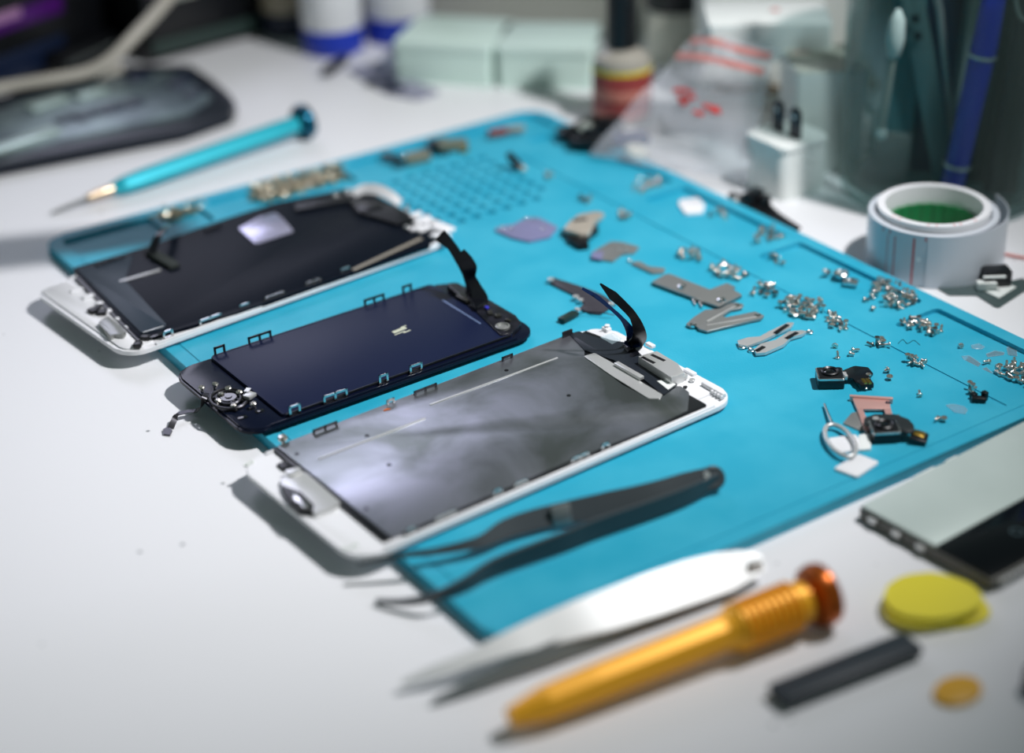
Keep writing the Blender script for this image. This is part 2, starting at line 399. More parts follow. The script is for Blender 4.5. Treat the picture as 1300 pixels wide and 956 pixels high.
# speaker
sp = p3.poly([(810, 452), (834, 445), (860, 461), (869, 473), (852, 479), (838, 470)], zz + 3)
spk = p3.part('ear_speaker', SATIN, lambda q: q.prism(fillet(sp, 0.3, 3), PZ - 0.8, PZ + 3.0, 0.25))
def f(q):
    for a, b in (((815, 453), (831, 461)), ((827, 450), (844, 458))):
        A = p3.uv(a[0], a[1], zz + 3); B = p3.uv(b[0], b[1], zz + 3)
        q.bar((A[0], A[1], PZ + 2.98), (B[0], B[1], PZ + 2.98), 1.3, 0.25, bev=0.1)
sl = MB(); f(sl); sl.build('speaker_slot', DSTEEL, spk, local=True)
def f(q):
    A = p3.uv(867, 481, zz); q.box((A[0], A[1], PZ + 0.6), (3.2, 1.6, 1.6), bev=0.3); screw_head(q, A[0] + 1.6, A[1] - 2.6, PZ, 1.0)
p3.part('speaker_bracket', SATIN, f)
def f(q):
    A = p3.uv(892, 487, zz); B = p3.uv(920, 503, zz)
    q.bar((A[0], A[1], 2.9), (B[0], B[1], 2.9), 1.6, 1.6, bev=0.4)
    for k in range(4):
        c = Vector((A[0], A[1], 2.7)).lerp(Vector((B[0], B[1], 2.7)), 0.5 + k * 0.14); q.box(c + Vector((-1.2, -0.6, 0)), (1.0, 0.9, 1.2), bev=0.2)
    A = p3.uv(770, 418, zz); q.box((A[0], A[1], 2.7), (2.2, 3.0, 1.6), bev=0.3); q.lathe([(0.9, 0), (0.9, 1.6)], (A[0] + .4, A[1], 2.6), n=12)
    A = p3.uv(820, 440, zz); q.box((A[0] + 2, A[1], 2.6), (1.8, 3.6, 1.2), bev=0.3)
    A = p3.uv(876, 472, zz); q.box((A[0], A[1], 2.6), (1.8, 5.0, 1.2), bev=0.3)
p3.part('bezel_clip', WHITE, f)
# home-button end
hb = p3.poly([(357, 608), (374, 594), (390, 601), (432, 637), (424, 645), (399, 653), (394, 643), (384, 627), (372, 624), (357, 614)], ZB + 3)
p3.part('dock_bracket', SATIN, lambda q: q.prism(fillet(hb, 0.3, 3), 1.5, 3.0, 0.2))
hb2 = p3.poly([(356, 614), (374, 621), (382, 624), (399, 641), (396, 650), (379, 648), (368, 637), (363, 628)], ZB + 3.2)
hk = p3.part('home_button_well', BLACKP, lambda q: q.prism(fillet(hb2, 0.4, 3), 1.5, 3.1, 0.1))
hb3 = p3.poly([(371, 628), (377, 627), (381, 634), (391, 639), (393, 645), (384, 644), (380, 638), (373, 635)], ZB + 3.6)
q = MB(); q.prism(fillet(hb3, 0.8, 3), 3.2, 3.7, 0.15); q.build('home_button_contact', STEEL, hk, local=True)
def f(q):
    A = p3.uv(373, 600, ZB + 3); q.box((A[0], A[1], 3.3), (4.5, 3.4, .8), rz=-0.2, bev=0.15)
p3.part('bracket_tab', SATIN, f)
for x, y in ((313, 589), (319, 586), (447, 694), (438, 696), (452, 691)):
    A = p3.uv(x, y, ZB + 2); p3.part('moulded_post', WHITE2, lambda q: q.lathe([(0.9, -.3), (0.9, .45), (.5, .45), (.5, .1), (0, .1)], (A[0], A[1], 1.6), n=12))
def f(q):
    a_ = p3.uv(350, 569, ZB + 2); b_ = p3.uv(492, 686, ZB + 2); q.bar((*a_, 1.9), (*b_, 1.9), 2.6, .9, bev=.1)
    a_ = p3.uv(362, 592, ZB + 2); q.box((*a_, 2.0), (3.2, 4.5, 1.0), bev=.1)
p3.part('dark_gap_strip', BLACKP, f)  # black strip stands in for the dark gap between bezel and plate
A = p3.uv(359, 555, ZB + 4)
p3.part('edge_screw', SCREWM, lambda q: q.lathe([(0.6, -2.5), (0.6, 0), (1.5, 0), (1.6, .6), (1.2, 1.2), (.5, 1.3), (.4, .8), (0, .8)], (A[0], A[1], 3.2), n=16))
def clips(ph, spec, metal, v, z0, name='mounting_clip', du=1):
    for px, py, Lc, h, n in spec:
        u = ph.uv(px, py, ZB + z0)[0]
        q = MB(); clip(q, u, v, Lc, h, n, 1, None, z0); q.build(name, metal, ph.root, local=True)
clips(p3, ((405, 543, 9, 2.6, 2), (531, 494, 9, 2.6, 2), (637, 456, 4.5, 2.8, 1)), DSTEEL, W - 1.2, 1.5)
clips(p3, ((488, 511, 3, 3.0, 1),), STEEL2, W - 1.0, 1.5)
clips(p3, ((765, 570, 3, 2.8, 1), (732, 583, 7, 2.4, 2), (625, 626, 3, 2.8, 1), (655, 614, 5, 2.2, 2), (560, 655, 8, 2.0, 2), (515, 673, 3, 2.4, 1)), STEEL, -W + 2.3, 1.5)
u = p3.uv(716, 423, ZB + 3)[0]
p3.part('side_tab', DSTEEL, lambda q: q.box((u, W - 0.8, 3.0), (4.2, .8, 3.6), bev=0.2))
u = p3.uv(692, 438, ZB + 3)[0]
q_ = p3.uv(489, 520, zz)
p3.part('orange_pull_mark', mat('orange_residue', (190, 96, 30), 0.5), lambda q: q.prism(fillet([(q_[0] - 1.5, q_[1] - .4), (q_[0] + 2.2, q_[1] - 1), (q_[0] + .6, q_[1] + .3)], .2), PZ, PZ + .15))
# the two standing flex cables
def flexcable(ph, name, pix, widths, m, side, th=0.22):
    P = [at(x, y, z) for x, y, z in pix]; q = MB(); q.ribbon(P, widths, th, side)
    return q.build(name, m, ph.root)
flexcable(p3, 'touch_flex_cable', [(792, 441, 8), (806, 436, 9), (812, 424, 15), (805, 403, 22), (790, 386, 27), (778, 375, 30), (762, 360, 33)], [8, 6.5, 4.6, 2.9, 3.0, 3.2, .6], FLEX, (0.75, -0.6, 0.15))
flexcable(p3, 'display_flex_cable', [(800, 441, 8.5), (803, 432, 9.5), (800, 420, 15), (790, 405, 20), (775, 391, 24), (758, 377, 28), (739, 366, 31)], [7, 5, 3, 1.4, 1.2, 1.5, .9], BLUEFLEX, (0.9, -0.35, 0.3))
flexcable(p3, 'flex_cable_fold', [(736, 424, 7.4), (762, 436, 7.6), (790, 447, 7.8), (806, 443, 8.4)], [6, 8, 9, 8], FLEX, (0.5, 0.85, 0))

# ---- middle display: small and black
p2 = Phone('phone_display', 'small black phone display with a navy back, between the two white framed ones', 49.7, 162.3, 1.3, 113.7, 54.5)
L, W = p2.L / 2, p2.W / 2
def f(q):
    q.prism(fillet(rect(-L, L, -W, W), 8, 9), 0.4, 1.5, 0.3, seg=3)
    q.prism(fillet(rect(-L + .8, -L + 15, -W + .8, W - .8), [7.2, .5, .5, 7.2], 8), 1.4, 2.0, 0.2)
    q.box((0, -W + 1.0, 1.8), (2 * L - 18, .7, .9), bev=.2)
p2.part('bezel', mat('black_bezel', (15, 21, 38), 0.22, spec=0.2), f)
PZ2 = 3.0
p2.part('back_plate', NAVY, lambda q: q.prism(fillet(rect(-L + 14.5, L - 9.5, -W + 2.4, W - 1.2), 1.0, 3), 1.4, PZ2, 0.2))
def f(q):
    pass
for v_ in (W - 1.25, -W + 2.45): p2.part('plate_rim', DSTEEL, lambda q: q.box((2.5, v_, PZ2 - .2), (2 * L - 26, .35, .7)))
clips(p2, ((273, 448, 4.2, 4.4, 1), (323, 431, 9, 4.0, 2), (471, 386, 8.5, 4.0, 2), (515, 374, 4, 4.4, 1)), DSTEEL, W - 1.0, 1.4)
clips(p2, ((367, 522, 4.2, 4.2, 1), (417, 503, 9, 3.6, 2), (480, 483, 3.6, 4.0, 1), (520, 468, 5, 3.6, 1)), STEEL, -W + 2.0, 1.4)
def f(q):
    A = p2.uv(507, 419, ZB + PZ2); 
    for dx, dy, l_, w_ in ((0, 0, 5.5, 1.7), (-1, -2.0, 4.5, .5), (1.5, -2.6, 3.0, .6), (2.6, 1.4, 2.2, .5)):
        q.box((A[0] + dx, A[1] + dy, PZ2), (l_, w_, .16), rz=0.1)
p2.part('torn_white_residue', mat('pale_residue', (196, 200, 180), 0.6), f)
lt = p2.poly([(520, 372), (566, 360), (604, 376), (610, 384), (572, 381)], ZB + PZ2)
# home-button hardware: frame, button disc, screws, bracket
A = p2.uv(290, 503, ZB + 4)
def f(q):
    ring = [(A[0] + 5.6 * math.cos(t), A[1] + 7.0 * math.sin(t), 3.0) for t in [k * math.pi / 10 for k in range(20)]]
    q.tube(ring, 0.55, closed=True); ring = [(A[0] + 3.7 * math.cos(t), A[1] + 4.6 * math.sin(t), 3.5) for t in [k * math.pi / 10 for k in range(20)]]
    q.tube(ring, 0.5, closed=True)
    for k in range(6):
        t = k * 1.05 + .3; q.bar((A[0] + 2 * math.cos(t), A[1] + 2.6 * math.sin(t), 3.4), (A[0] + 6.4 * math.cos(t), A[1] + 8.2 * math.sin(t), 2.6), .8, .6, bev=.15)
hbm = p2.part('home_button_bracket', DSTEEL, f)
def f(q):
    q.lathe([(3.1, 0), (3.1, 1.2), (2.6, 1.6), (1.2, 1.6), (1.0, 1.9), (0, 1.9)], (A[0], A[1], 2.2), n=28)
q = MB(); f(q); q.build('home_button', BLACKG, hbm, local=True)
for x, y in ((256, 491), (273, 487), (277, 508), (297, 514), (322, 512), (290, 492), (281, 500), (304, 497)):
    U = p2.uv(x, y, ZB + 4); q = MB(); q.lathe([(.5, -1.4), (.5, 0), (1.0, .1), (1.05, .7), (.7, 1.0), (.3, 1.0), (.25, .7), (0, .7)], (U[0], U[1], 3.4), ax=(random.uniform(-.3, .3), random.uniform(-.3, .3), 1), n=14)
    q.build('bracket_screw', SCREWM, hbm, local=True)
def f(q):
    U = p2.uv(317, 502, ZB + 4); q.box((U[0], U[1], 4.0), (3.6, 3.0, 1.2), rz=.4, bev=.2); q.box((U[0] + .6, U[1] + 2.4, 4.8), (2.4, 1.6, .3), rz=.7)
q = MB(); f(q); q.build('contact_block', SATIN, hbm, local=True)
def f(q):
    for x, y, dx, dy in ((308, 530, 3.2, 2.4), (330, 522, 3.0, 2.0)):
        U = p2.uv(x, y, ZB + 2); q.box((U[0], U[1], 2.0), (dx, dy, .35), bev=.1)
p2.part('bezel_slot', BLACKG, f)
flexcable(p2, 'home_button_flex_cable', [(262, 499, 8), (259, 506, 7.5), (256, 516, 5), (250, 521, 2.5), (240, 522, 2.2), (226, 526, 2.2), (221, 534, 1.4), (217, 543, .5)], [2, 1.8, 1.8, 2.2, 2.0, 2.2, 2.0, 2.0], DSTEEL, [(1, .2, 0), (1, .2, 0), (1, .5, 0), (.4, 1, 0), (.3, 1, 0), (.8, .8, 0), (1, .3, 0), (1, .1, 0)])
fl = pp([(207, 546), (213, 543), (219, 547), (216, 553), (208, 552)], .3)
q = MB(); q.prism(fl, .1, .7); q.build('flex_connector', DSTEEL, p2.root)
# upper end: boards, connector, camera ring, standing ribbons
be = p2.poly([(566, 361), (580, 360), (604, 372), (655, 402), (662, 412), (650, 424), (636, 427), (600, 392)], ZB + 3)
p2.part('upper_board', mat('black_board', (12, 14, 20), 0.35, noise=(30, 30, 40), scale=400), lambda q: q.prism(fillet(be, .8, 3), 1.4, 3.5, .2))
def f(q):
    U = p2.uv(590, 378, ZB + 4); q.box((U[0], U[1], 3.9), (3.4, 6.5, 1.0), rz=.05, bev=.2)
    for x, y in ((612, 386), (622, 396), (632, 400), (645, 406), (604, 390)):
        U = p2.uv(x, y, ZB + 4); q.box((U[0], U[1], 3.8), (random.uniform(1.2, 2.5), random.uniform(1.5, 3.5), .9), rz=random.uniform(-.5, .5), bev=.2)
p2.part('board_component', mat('dark_component', (60, 60, 56), .35, metal=.5), f)
U = p2.uv(638, 414, ZB + 4)
p2.part('camera_ring', STEEL2, lambda q: q.lathe([(2.6, 0), (2.6, 1.2), (2.0, 1.4), (1.7, .9), (0, .9)], (U[0], U[1], 3.0), n=24))
U = p2.uv(618, 391, ZB + 4)
p2.part('violet_chip', mat('violet_chip', (60, 60, 190), .3), lambda q: q.box((U[0], U[1], 4.2), (1.2, 1.5, .7), bev=.1))
def f(q):
    A_ = p2.uv(562, 381, ZB + PZ2); B_ = p2.uv(610, 411, ZB + PZ2); q.bar((A_[0], A_[1], PZ2), (B_[0], B_[1], PZ2), .7, .3, bev=.1)
p2.part('plate_crease', mat('pale_crease', (120, 140, 180), .4, metal=.4), f)
flexcable(p2, 'touch_flex_cable', [(601, 385, 8), (603, 376, 9), (600, 362, 13), (593, 345, 18), (583, 328, 22), (573, 312, 26), (558, 298, 30)], [8, 7.5, 5, 4, 3.5, 3.5, 5], FLEX, (0.8, -0.5, 0.1))
flexcable(p2, 'display_flex_cable', [(608, 388, 8), (609, 378, 10), (605, 366, 13), (598, 352, 17), (596, 340, 21), (592, 330, 23), (585, 319, 26)], [6, 6, 4, 3.5, 5.5, 4.5, 3], FLEX, (0.8, -0.5, 0.1))
p2.part('cable_root', FLEX, lambda q: q.prism(fillet(p2.poly([(590, 372), (606, 370), (617, 382), (604, 392)], ZB + 5), 1), 3.0, 4.8, .4))

# ---- far display: white bezel, dark back
p1 = Phone('phone_display', 'white framed phone display with a dark back film and a silver foil patch', 53.6, 249.7, 5.4, 145, 71)
L, W = p1.L / 2, p1.W / 2
def f(q):
    q.prism(fillet(rect(-L, L, -W, W), 9, 9), 0.0, 1.6, 0.35, seg=3)
    q.box((2, -W + 0.9, 1.9), (2 * L - 20, 1.2, 0.8), bev=0.2); q.box((0, W - 0.9, 1.9), (2 * L - 30, 1.2, 0.8), bev=0.2)
    q.prism(fillet(rect(-L + 1.5, -L + 13, -W + 3, W - 3), [4, 2, 2, 4]), 1.5, 2.2, 0.25)
    for k in range(7): q.box((-L + 12 + random.uniform(-1, 1), -W + 10 + k * 8, 2.4), (random.uniform(2, 5), random.uniform(1.5, 3), 1.0), bev=.3)
p1.part('bezel', WHITE, f)
z1 = ZB + 3.0
pl = p1.poly([(92, 341), (176, 429), (190, 428), (300, 397), (545, 311), (553, 300), (520, 270), (470, 244), (435, 240), (350, 257), (270, 283), (190, 312), (96, 339)], z1)
p1.part('back_film', DNAVY, lambda q: q.prism(fillet(pl, 1.0, 3), 1.5, 3.0, 0.2))
cv = p1.poly([(97, 342), (170, 324), (158, 356), (211, 412), (209, 417), (180, 424)], z1)
p1.part('grey_cover', GREYF, lambda q: q.prism(fillet(cv, [1, 1, 1, 2, 1, 1], 4), 3.0, 3.35, 0.1))
def f(q):
    A_ = p1.uv(152, 358, z1); B_ = p1.uv(204, 343, z1); q.bar((*A_, 3.2), (*B_, 3.2), 1.3, .5, bev=.15)
    A_ = p1.uv(182, 423, z1); B_ = p1.uv(208, 415, z1); q.bar((*A_, 3.3), (*B_, 3.3), .6, .4, bev=.1)
p1.part('metal_edge_strip', SATIN, f)
def f(q):
    A_ = p1.uv(190, 319, z1 + 1); B_ = p1.uv(222, 338, z1 + 1); q.bar((*A_, 3.8), (*B_, 3.8), 4.5, 2.0, bev=.5)
p1.part('foam_strip', mat('dark_foam', (44, 50, 48), .8), f)
fo = p1.poly([(303, 290), (330, 276), (350, 270), (360, 279), (373, 294), (325, 310)], z1)
p1.part('foil_patch', FOIL, lambda q: q.prism(fillet(fo, 1.2, 3), 3.0, 3.25, .08))
def f(q):
    for k in range(2):
        A_ = p1.uv(375, 265 - 4 * k, z1 + 1); B_ = p1.uv(450, 252 - 4 * k, z1 + 1); q.bar((*A_, 3.6), (*B_, 3.6), 3.2, 1.4, bev=.5)
    U = p1.uv(470, 263, z1 + 1); q.lathe([(6.0, 0), (6.0, 1.2), (5, 1.8), (0, 1.8)], (*U, 3.0), n=28)
    q.prism(fillet(p1.poly([(440, 250), (500, 262), (530, 280), (505, 285), (455, 270)], z1 + 1), 1), 3.0, 4.4, .4)
p1.part('black_tape_and_foam', BLACKP, f)
flexcable(p1, 'white_arched_strip', [(436, 244, 8), (448, 246, 9), (462, 240, 11), (480, 241, 12), (497, 249, 11), (508, 258, 9)], [3, 4, 4.4, 4.4, 4, 3], WHITE, (0.35, .7, .6), th=.7)
def f(q):
    for a, b, w_ in (((516, 277), (534, 268), 3), ((526, 283), (545, 273), 3), ((520, 290), (538, 286), 2.5), ((540, 279), (572, 292), 6), ((530, 292), (552, 283), 3), ((548, 296), (570, 302), 4)):
        A_ = p1.uv(*a, z1 + 1); B_ = p1.uv(*b, z1 + 1); q.bar((*A_, 3.4), (*B_, 3.4), w_, 1.6, bev=.7)
p1.part('bezel_clip', WHITE, f)
def f(q):
    A_ = p1.uv(448, 343, z1); B_ = p1.uv(535, 303, z1); q.bar((*A_, 3.1), (*B_, 3.1), 1.6, .5, bev=.15)
p1.part('tan_edge_strip', mat('tan_adhesive', (146, 140, 128), .5), f)
for x, y, c_ in ((437, 241, 1.4), (425, 245, 1.3), (517, 248, 1.6), (515, 312, 1.2), (575, 327, 1.0)):
    pass
for x, y in ((425, 246), (438, 241), (517, 262), (516, 287)):
    U = p1.uv(x, y, z1 + 2); p1.part('metal_dimple', RIVET, lambda q: q.sphere((U[0], U[1], 4.4), 1.1))
clips(p1, ((203, 422, 4, 3.2, 1), (258, 404, 9, 2.6, 2), (305, 391, 4, 3.0, 1), (345, 379, 9, 2.4, 2), (392, 360, 7, 2.4, 2), (432, 345, 4, 3.0, 1)), STEEL, -W + 2.2, 1.5)
clips(p1, ((118, 333, 6, 3, 2), (140, 329, 5, 3, 1), (255, 287, 7, 3, 2)), DSTEEL, W - 1.6, 1.5)
db = p1.poly([(125, 409), (137, 400), (160, 419), (156, 425), (146, 423), (140, 427)], ZB + 4)
p1.part('dock_bracket', STEEL2, lambda q: q.prism(fillet(db, .6, 3), 2.0, 4.0, .3))
def f(q):
    A_ = p1.uv(98, 350, ZB + 3); B_ = p1.uv(178, 430, ZB + 3); q.bar((*A_, 2.3), (*B_, 2.3), 2.2, .8)
    for x, y in ((118, 394), (124, 390), (130, 396), (185, 428), (175, 437)):
        U = p1.uv(x, y, ZB + 3); q.box((*U, 2.9), (random.uniform(2, 4), random.uniform(2, 4), 1.4), rz=random.random(), bev=.3)
p1.part('button_end_parts', BLACKP, f)
flexcable(p1, 'side_flex_loop', [(180, 424, 7), (190, 428, 8.5), (203, 424, 8.5), (212, 421, 7)], [1, 1.2, 1.2, 1], FLEX, (.3, 1, 0))
# the back film's thin black cable standing near the film edge (upright strip by the foam)
flexcable(p1, 'thin_side_cable', [(197, 330, 8), (194, 318, 11), (201, 300, 15), (212, 287, 15), (222, 283, 10)], [3, 3, 3, 3, 3], FLEX, (0.9, -0.3, 0.2))
# ================================================================== loose parts on the mat
def flat(name, m, label, cat, pts, z0, th, r=0.4, bev=0.08, group=None):
    """one flat thing cut from sheet: pixel outline at its top"""
    P = pp(pts, z0 + th); c = (sum(p[0] for p in P) / len(P), sum(p[1] for p in P) / len(P), z0)
    q = MB(); q.prism(fillet(P, r, 3), z0, z0 + th, bev); return solo(q, name, m, label, cat, c)
def root_at(name, label, cat, px, py, z=TOP, group=None):
    c = at(px, py, z); return thing(name, label, cat, tuple(c), 0, group)
T0 = TOP
# L-shaped shield
r = root_at('shield_plate', 'L-shaped dark grey steel shield plate lying beside the bracket with two arms', 'metal plate', 885, 370)
q = MB(); q.prism(fillet(pp([(827, 357), (845, 347), (851, 346.6), (901, 367), (923, 358), (934, 363.5), (929, 366), (942, 373), (912, 388), (859, 369)], T0 + 1.8), .15, 2), T0 + .9, T0 + 1.6, .15); q.build('plate', STEEL2, r)
q = MB()
for a, b in (((828, 358), (860, 371)), ((862, 371), (911, 389)), ((913, 389), (941, 375))):
    A_ = at(*a, T0 + .9); B_ = at(*b, T0 + .9); A_.z = B_.z = T0 + .5; q.bar(A_, B_, .5, 1.0)
q.build('folded_side', DSTEEL, r)
q = MB()
for x, y in ((866, 364), (916, 381)):
    A_ = at(x, y, T0 + 1.8); q.lathe([(1.7, 0), (1.6, .5), (.9, .8), (.7, .4), (0, .4)], A_, n=18)
q.build('pressed_boss', RIVET, r)
# two-armed bracket
r = root_at('screw_bracket', 'shiny V-shaped steel bracket with two arms and screw eyes beside the L-shaped plate', 'metal bracket', 915, 400)
q = MB(); q.prism(fillet(pp([(871, 411), (880, 403), (895, 393), (914, 392), (924, 386), (934, 383), (944, 386), (942, 390), (928, 393), (916, 401), (922, 403), (945, 398), (959, 395), (970, 400), (966, 404), (952, 407), (898, 420), (887, 417), (884, 413), (876, 414)], T0 + 1.3), .15, 2), T0 + .5, T0 + 1.3, .15); q.build('bracket_plate', STEEL2, r)
q = MB()
for x, y in ((936, 387), (962, 400), (880, 412)):
    A_ = at(x, y, T0 + 1.3); q.lathe([(1.3, -.6), (1.3, .2), (.6, .35), (.5, 0), (0, 0)], A_, n=16)
q.build('screw_eye', RIVET, r)
q = MB(); A_ = at(897, 408, T0 + 1.4); B_ = at(934, 388, T0 + 1.4); q.bar(A_, B_, .5, .4, bev=.1); A_ = at(897, 413, T0 + 1.4); B_ = at(960, 402, T0 + 1.4); q.bar(A_, B_, .5, .4, bev=.1); q.build('rib', SATIN, r)
# clip with slots
r = root_at('spring_clip', 'slotted double-armed steel clip with black inlays and looped ends, nearest the big camera', 'metal clip', 985, 430)
q = MB()
q.prism(fillet(pp([(936, 432), (950, 428), (965, 427), (975, 421), (1000, 409), (1008, 409), (1004, 415), (985, 424), (968, 432), (948, 439), (938, 437)], T0 + 1.4), .15, 2), T0 + .5, T0 + 1.4, .1)
q.prism(fillet(pp([(957, 443), (966, 436), (985, 431), (1002, 420), (1018, 419), (1024, 420), (1018, 424), (1004, 428), (995, 437), (972, 447), (960, 448)], T0 + 1.6), .15, 2), T0 + .5, T0 + 1.6, .1)
q.build('clip_arm', SATIN, r)
q = MB()
for a, b in (((984, 423), (1000, 412)), ((998, 430), (1012, 422)), ((960, 446), (970, 440))):
    A_ = at(*a, T0 + 1.6); B_ = at(*b, T0 + 1.6); q.bar(A_, B_, 1.6, .5, bev=.2)
q.build('inlay', BLACKP, r)
q = MB()
for x, y, rr in ((942, 440, 1.0), (954, 444, 1.0), (1028, 421, 1.0)):
    A_ = at(x, y, T0 + .7); q.tube([(A_.x + rr * math.cos(k * math.pi / 6), A_.y + rr * math.sin(k * math.pi / 6), T0 + .6) for k in range(12)], .28, closed=True)
q.build('wire_loop', STEEL, r)
# power flex assembly behind the near display's cables
r = root_at('flex_assembly', 'thin dark flex circuit with tiny connectors behind the standing black cables', 'flex circuit', 740, 385)
q = MB(); q.prism(fillet(pp([(697, 354), (703, 352), (740, 364), (765, 374), (782, 385), (775, 390), (762, 398), (750, 397), (735, 391), (742, 384), (733, 376), (700, 360)], T0 + .8), .15, 2), T0 + .2, T0 + .8, .1); q.build('flex_strip', mat('grey_flex', (70, 68, 76), .4, metal=.3), r)
q = MB()
for x, y, a_, b_ in ((699, 355, 2.2, 2.2), (731, 377, 2.0, 2.0), (737, 381, 1.8, 1.8), (733, 393, 1.6, 2.2), (776, 386, 2.4, 2)):
    A_ = at(x, y, T0 + 1.5); q.box(A_, (a_, b_, 1.1), rz=random.random(), bev=.3)
q.build('contact_block', SATIN, r)
q = MB(); A_ = at(712, 407, T0 + 1.2); B_ = at(731, 397, T0 + 1.2); q.bar(A_, B_, 3.2, 1.6, bev=.3); q.build('board_connector', PCB, r)
q = MB(); q.tube([at(731, 400, T0 + .8), at(745, 396, T0 + 1.6), at(765, 397, T0 + 2), at(780, 400, T0 + 1.2)], .2, smoothn=4); q.build('fine_wire', FLEX, r)
# violet-grey shield and friends
r = root_at('foil_shield', 'flat violet-grey foil shield with bright rivets, nearest the rows of wells', 'metal plate', 670, 292)
q = MB(); q.prism(fillet(pp([(627, 291), (636, 287), (652, 285), (668, 276), (684, 276), (708, 288), (698, 300), (672, 306), (650, 301)], T0 + 1), .8, 3), T0 + .3, T0 + 1, .15); q.build('foil', MICA, r)
q = MB()
for x, y in ((668, 278), (677, 278), (689, 291), (649, 290), (636, 290)):
    A_ = at(x, y, T0 + 1); q.sphere(A_, .75)
q.build('rivet', RIVET, r)
r = root_at('charging_port', 'small metal socket with a black rubber base beside the violet-grey foil shield', 'connector', 738, 290)
q = MB(); q.prism(fillet(pp([(724, 280), (735, 272), (757, 268), (768, 270), (757, 278), (748, 295), (735, 296), (715, 290)], T0 + 4), .8, 3), T0 + 2.2, T0 + 4, .4); q.build('metal_shell', mat('champagne_steel', (204, 194, 180), .3, metal=.45), r)
q = MB(); q.prism(fillet(pp([(718, 296), (735, 288), (752, 290), (757, 285), (760, 292), (746, 303), (748, 312), (735, 314), (722, 306)], T0 + 1.5), .8, 3), T0, T0 + 2.4, .4); q.prism(fillet(pp([(712, 292), (722, 286), (730, 292), (720, 297)], T0 + 1.5), .4), T0, T0 + 1.5, .2); q.build('rubber_base', BLACKP, r)
q = MB(); q.bar(at(728, 280, T0 + 4), at(745, 278, T0 + 4), 2.0, .5, bev=.2); q.build('slot', DSTEEL, r)
r = root_at('shield_plate', 'small folded grey shield plate with a lilac corner between foil shield and screw heap', 'metal plate', 780, 320)
q = MB(); q.prism(fillet(pp([(758, 316), (776, 306), (790, 307), (812, 313), (805, 320), (790, 322), (778, 331), (752, 327), (752, 320)], T0 + 1), .6, 3), T0 + .2, T0 + 1, .15); q.build('plate', STEEL2, r)
q = MB(); q.prism(fillet(pp([(751, 320), (766, 318), (764, 329), (751, 327)], T0 + 1.5), .5, 3), T0 + 1, T0 + 1.5, .1); q.build('lilac_corner', MICA, r)
q = MB()
for x, y in ((790, 314), (795, 318), (785, 316)): q.sphere(at(x, y, T0 + 1.6), .6)
q.build('rivet', RIVET, r)
flat('metal_strip', STEEL2, 'short curved grey metal strip just above the L-shaped plate', 'metal strip', [(800, 333), (812, 331), (824, 338), (845, 340), (842, 345), (828, 346), (815, 340)], T0, 1.0, .6)
q = MB(); q.sphere(at(799, 331, T0 + .8), .8); solo(q, 'metal_bead', STEEL, 'bright tiny metal bead at the end of the curved metal strip', 'bead', tuple(at(799, 331, T0)))
for i, (a, b) in enumerate((((878, 376), (883, 387)), ((886, 377), (891, 390)))):
    q = MB(); A_ = at(*a, T0 + .7); B_ = at(*b, T0 + .7); q.tube([A_, A_.lerp(B_, .3), B_], [.75, .45, .4], n=10)
    solo(q, 'long_screw', SCREWM, ['longer slim silver screw beside the L-shaped plate, the more upright one', 'slim silver screw leaning against the underside of the L-shaped plate'][i], 'screw', tuple(at(*b, T0)))
# dark peg, coil and other blurred bits near the mat's far corner
def blob_thing(name, label, cat, px, py, parts):
    r_ = root_at(name, label, cat, px, py)
    for nm_, m_, items in parts:
        q_ = MB()
        for x, y, z, d, rz in items: q_.box(at(x, y, T0 + z), d, rz=rz, bev=min(d) * .3)
        q_.build(nm_, m_, r_)
    return r_
r = root_at('rubber_peg', 'small black rubber peg standing askew beyond the rows of wells', 'peg', 650, 205)
q = MB(); q.tube([at(660, 213, T0 + 1), at(652, 203, T0 + 4), at(646, 196, T0 + 7)], [2.0, 1.9, 1.6], n=12); q.build('peg_body', BLACKP, r)
q = MB(); q.sphere(at(664, 214, T0 + .9), 1.4); q.build('metal_tip', mat('champagne_steel', (204, 194, 180), .3, metal=.45), r)
r = root_at('vibration_motor', 'grey oval motor with a black strap in the far tray of the mat', 'motor', 525, 200)
q = MB(); q.bar(at(512, 203, T0 + 2.5), at(546, 196, T0 + 2.5), 6.5, 5, bev=2); q.build('motor_can', mat('warm_grey_metal', (140, 140, 124), .4, metal=.5), r)
q = MB(); q.bar(at(486, 196, T0 + 1.2), at(514, 203, T0 + 1.2), 4, 2, bev=.8); q.build('strap', BLACKP, r)
q = MB(); q.sphere(at(513, 198, T0 + 4.5), 1.4); q.build('rivet', RIVET, r)
blob_thing('speaker_module', 'dull grey-green speaker module in the tray nearest the far corner', 'module', 572, 185, (('module_body', mat('khaki_metal', (116, 122, 106), .5, metal=.3), ((575, 184, 2, (13, 8, 4), -.5),)), ('black_edge', BLACKP, ((556, 182, 1.5, (9, 7, 3), -.3),)), ('bronze_contact', GOLD, ((590, 191, 1.2, (3, 2, 1.2), .2),))))
blob_thing('small_component', 'brownish red component lying in the far corner tray', 'component', 640, 166, (('component_body', BROWNR, ((632, 167, 1.3, (9, 4, 2.4), -.2),)), ('grey_lead', LGREY, ((655, 163, 1.3, (8, 4, 2), -.5),))))
flat('sim_card', WHITE, 'white plastic card chip lying in the long right-hand tray', 'card', [(861, 258), (864, 253), (886, 250), (895, 260), (892, 269), (870, 271)], T0 - 1.7, .9, 1.0)
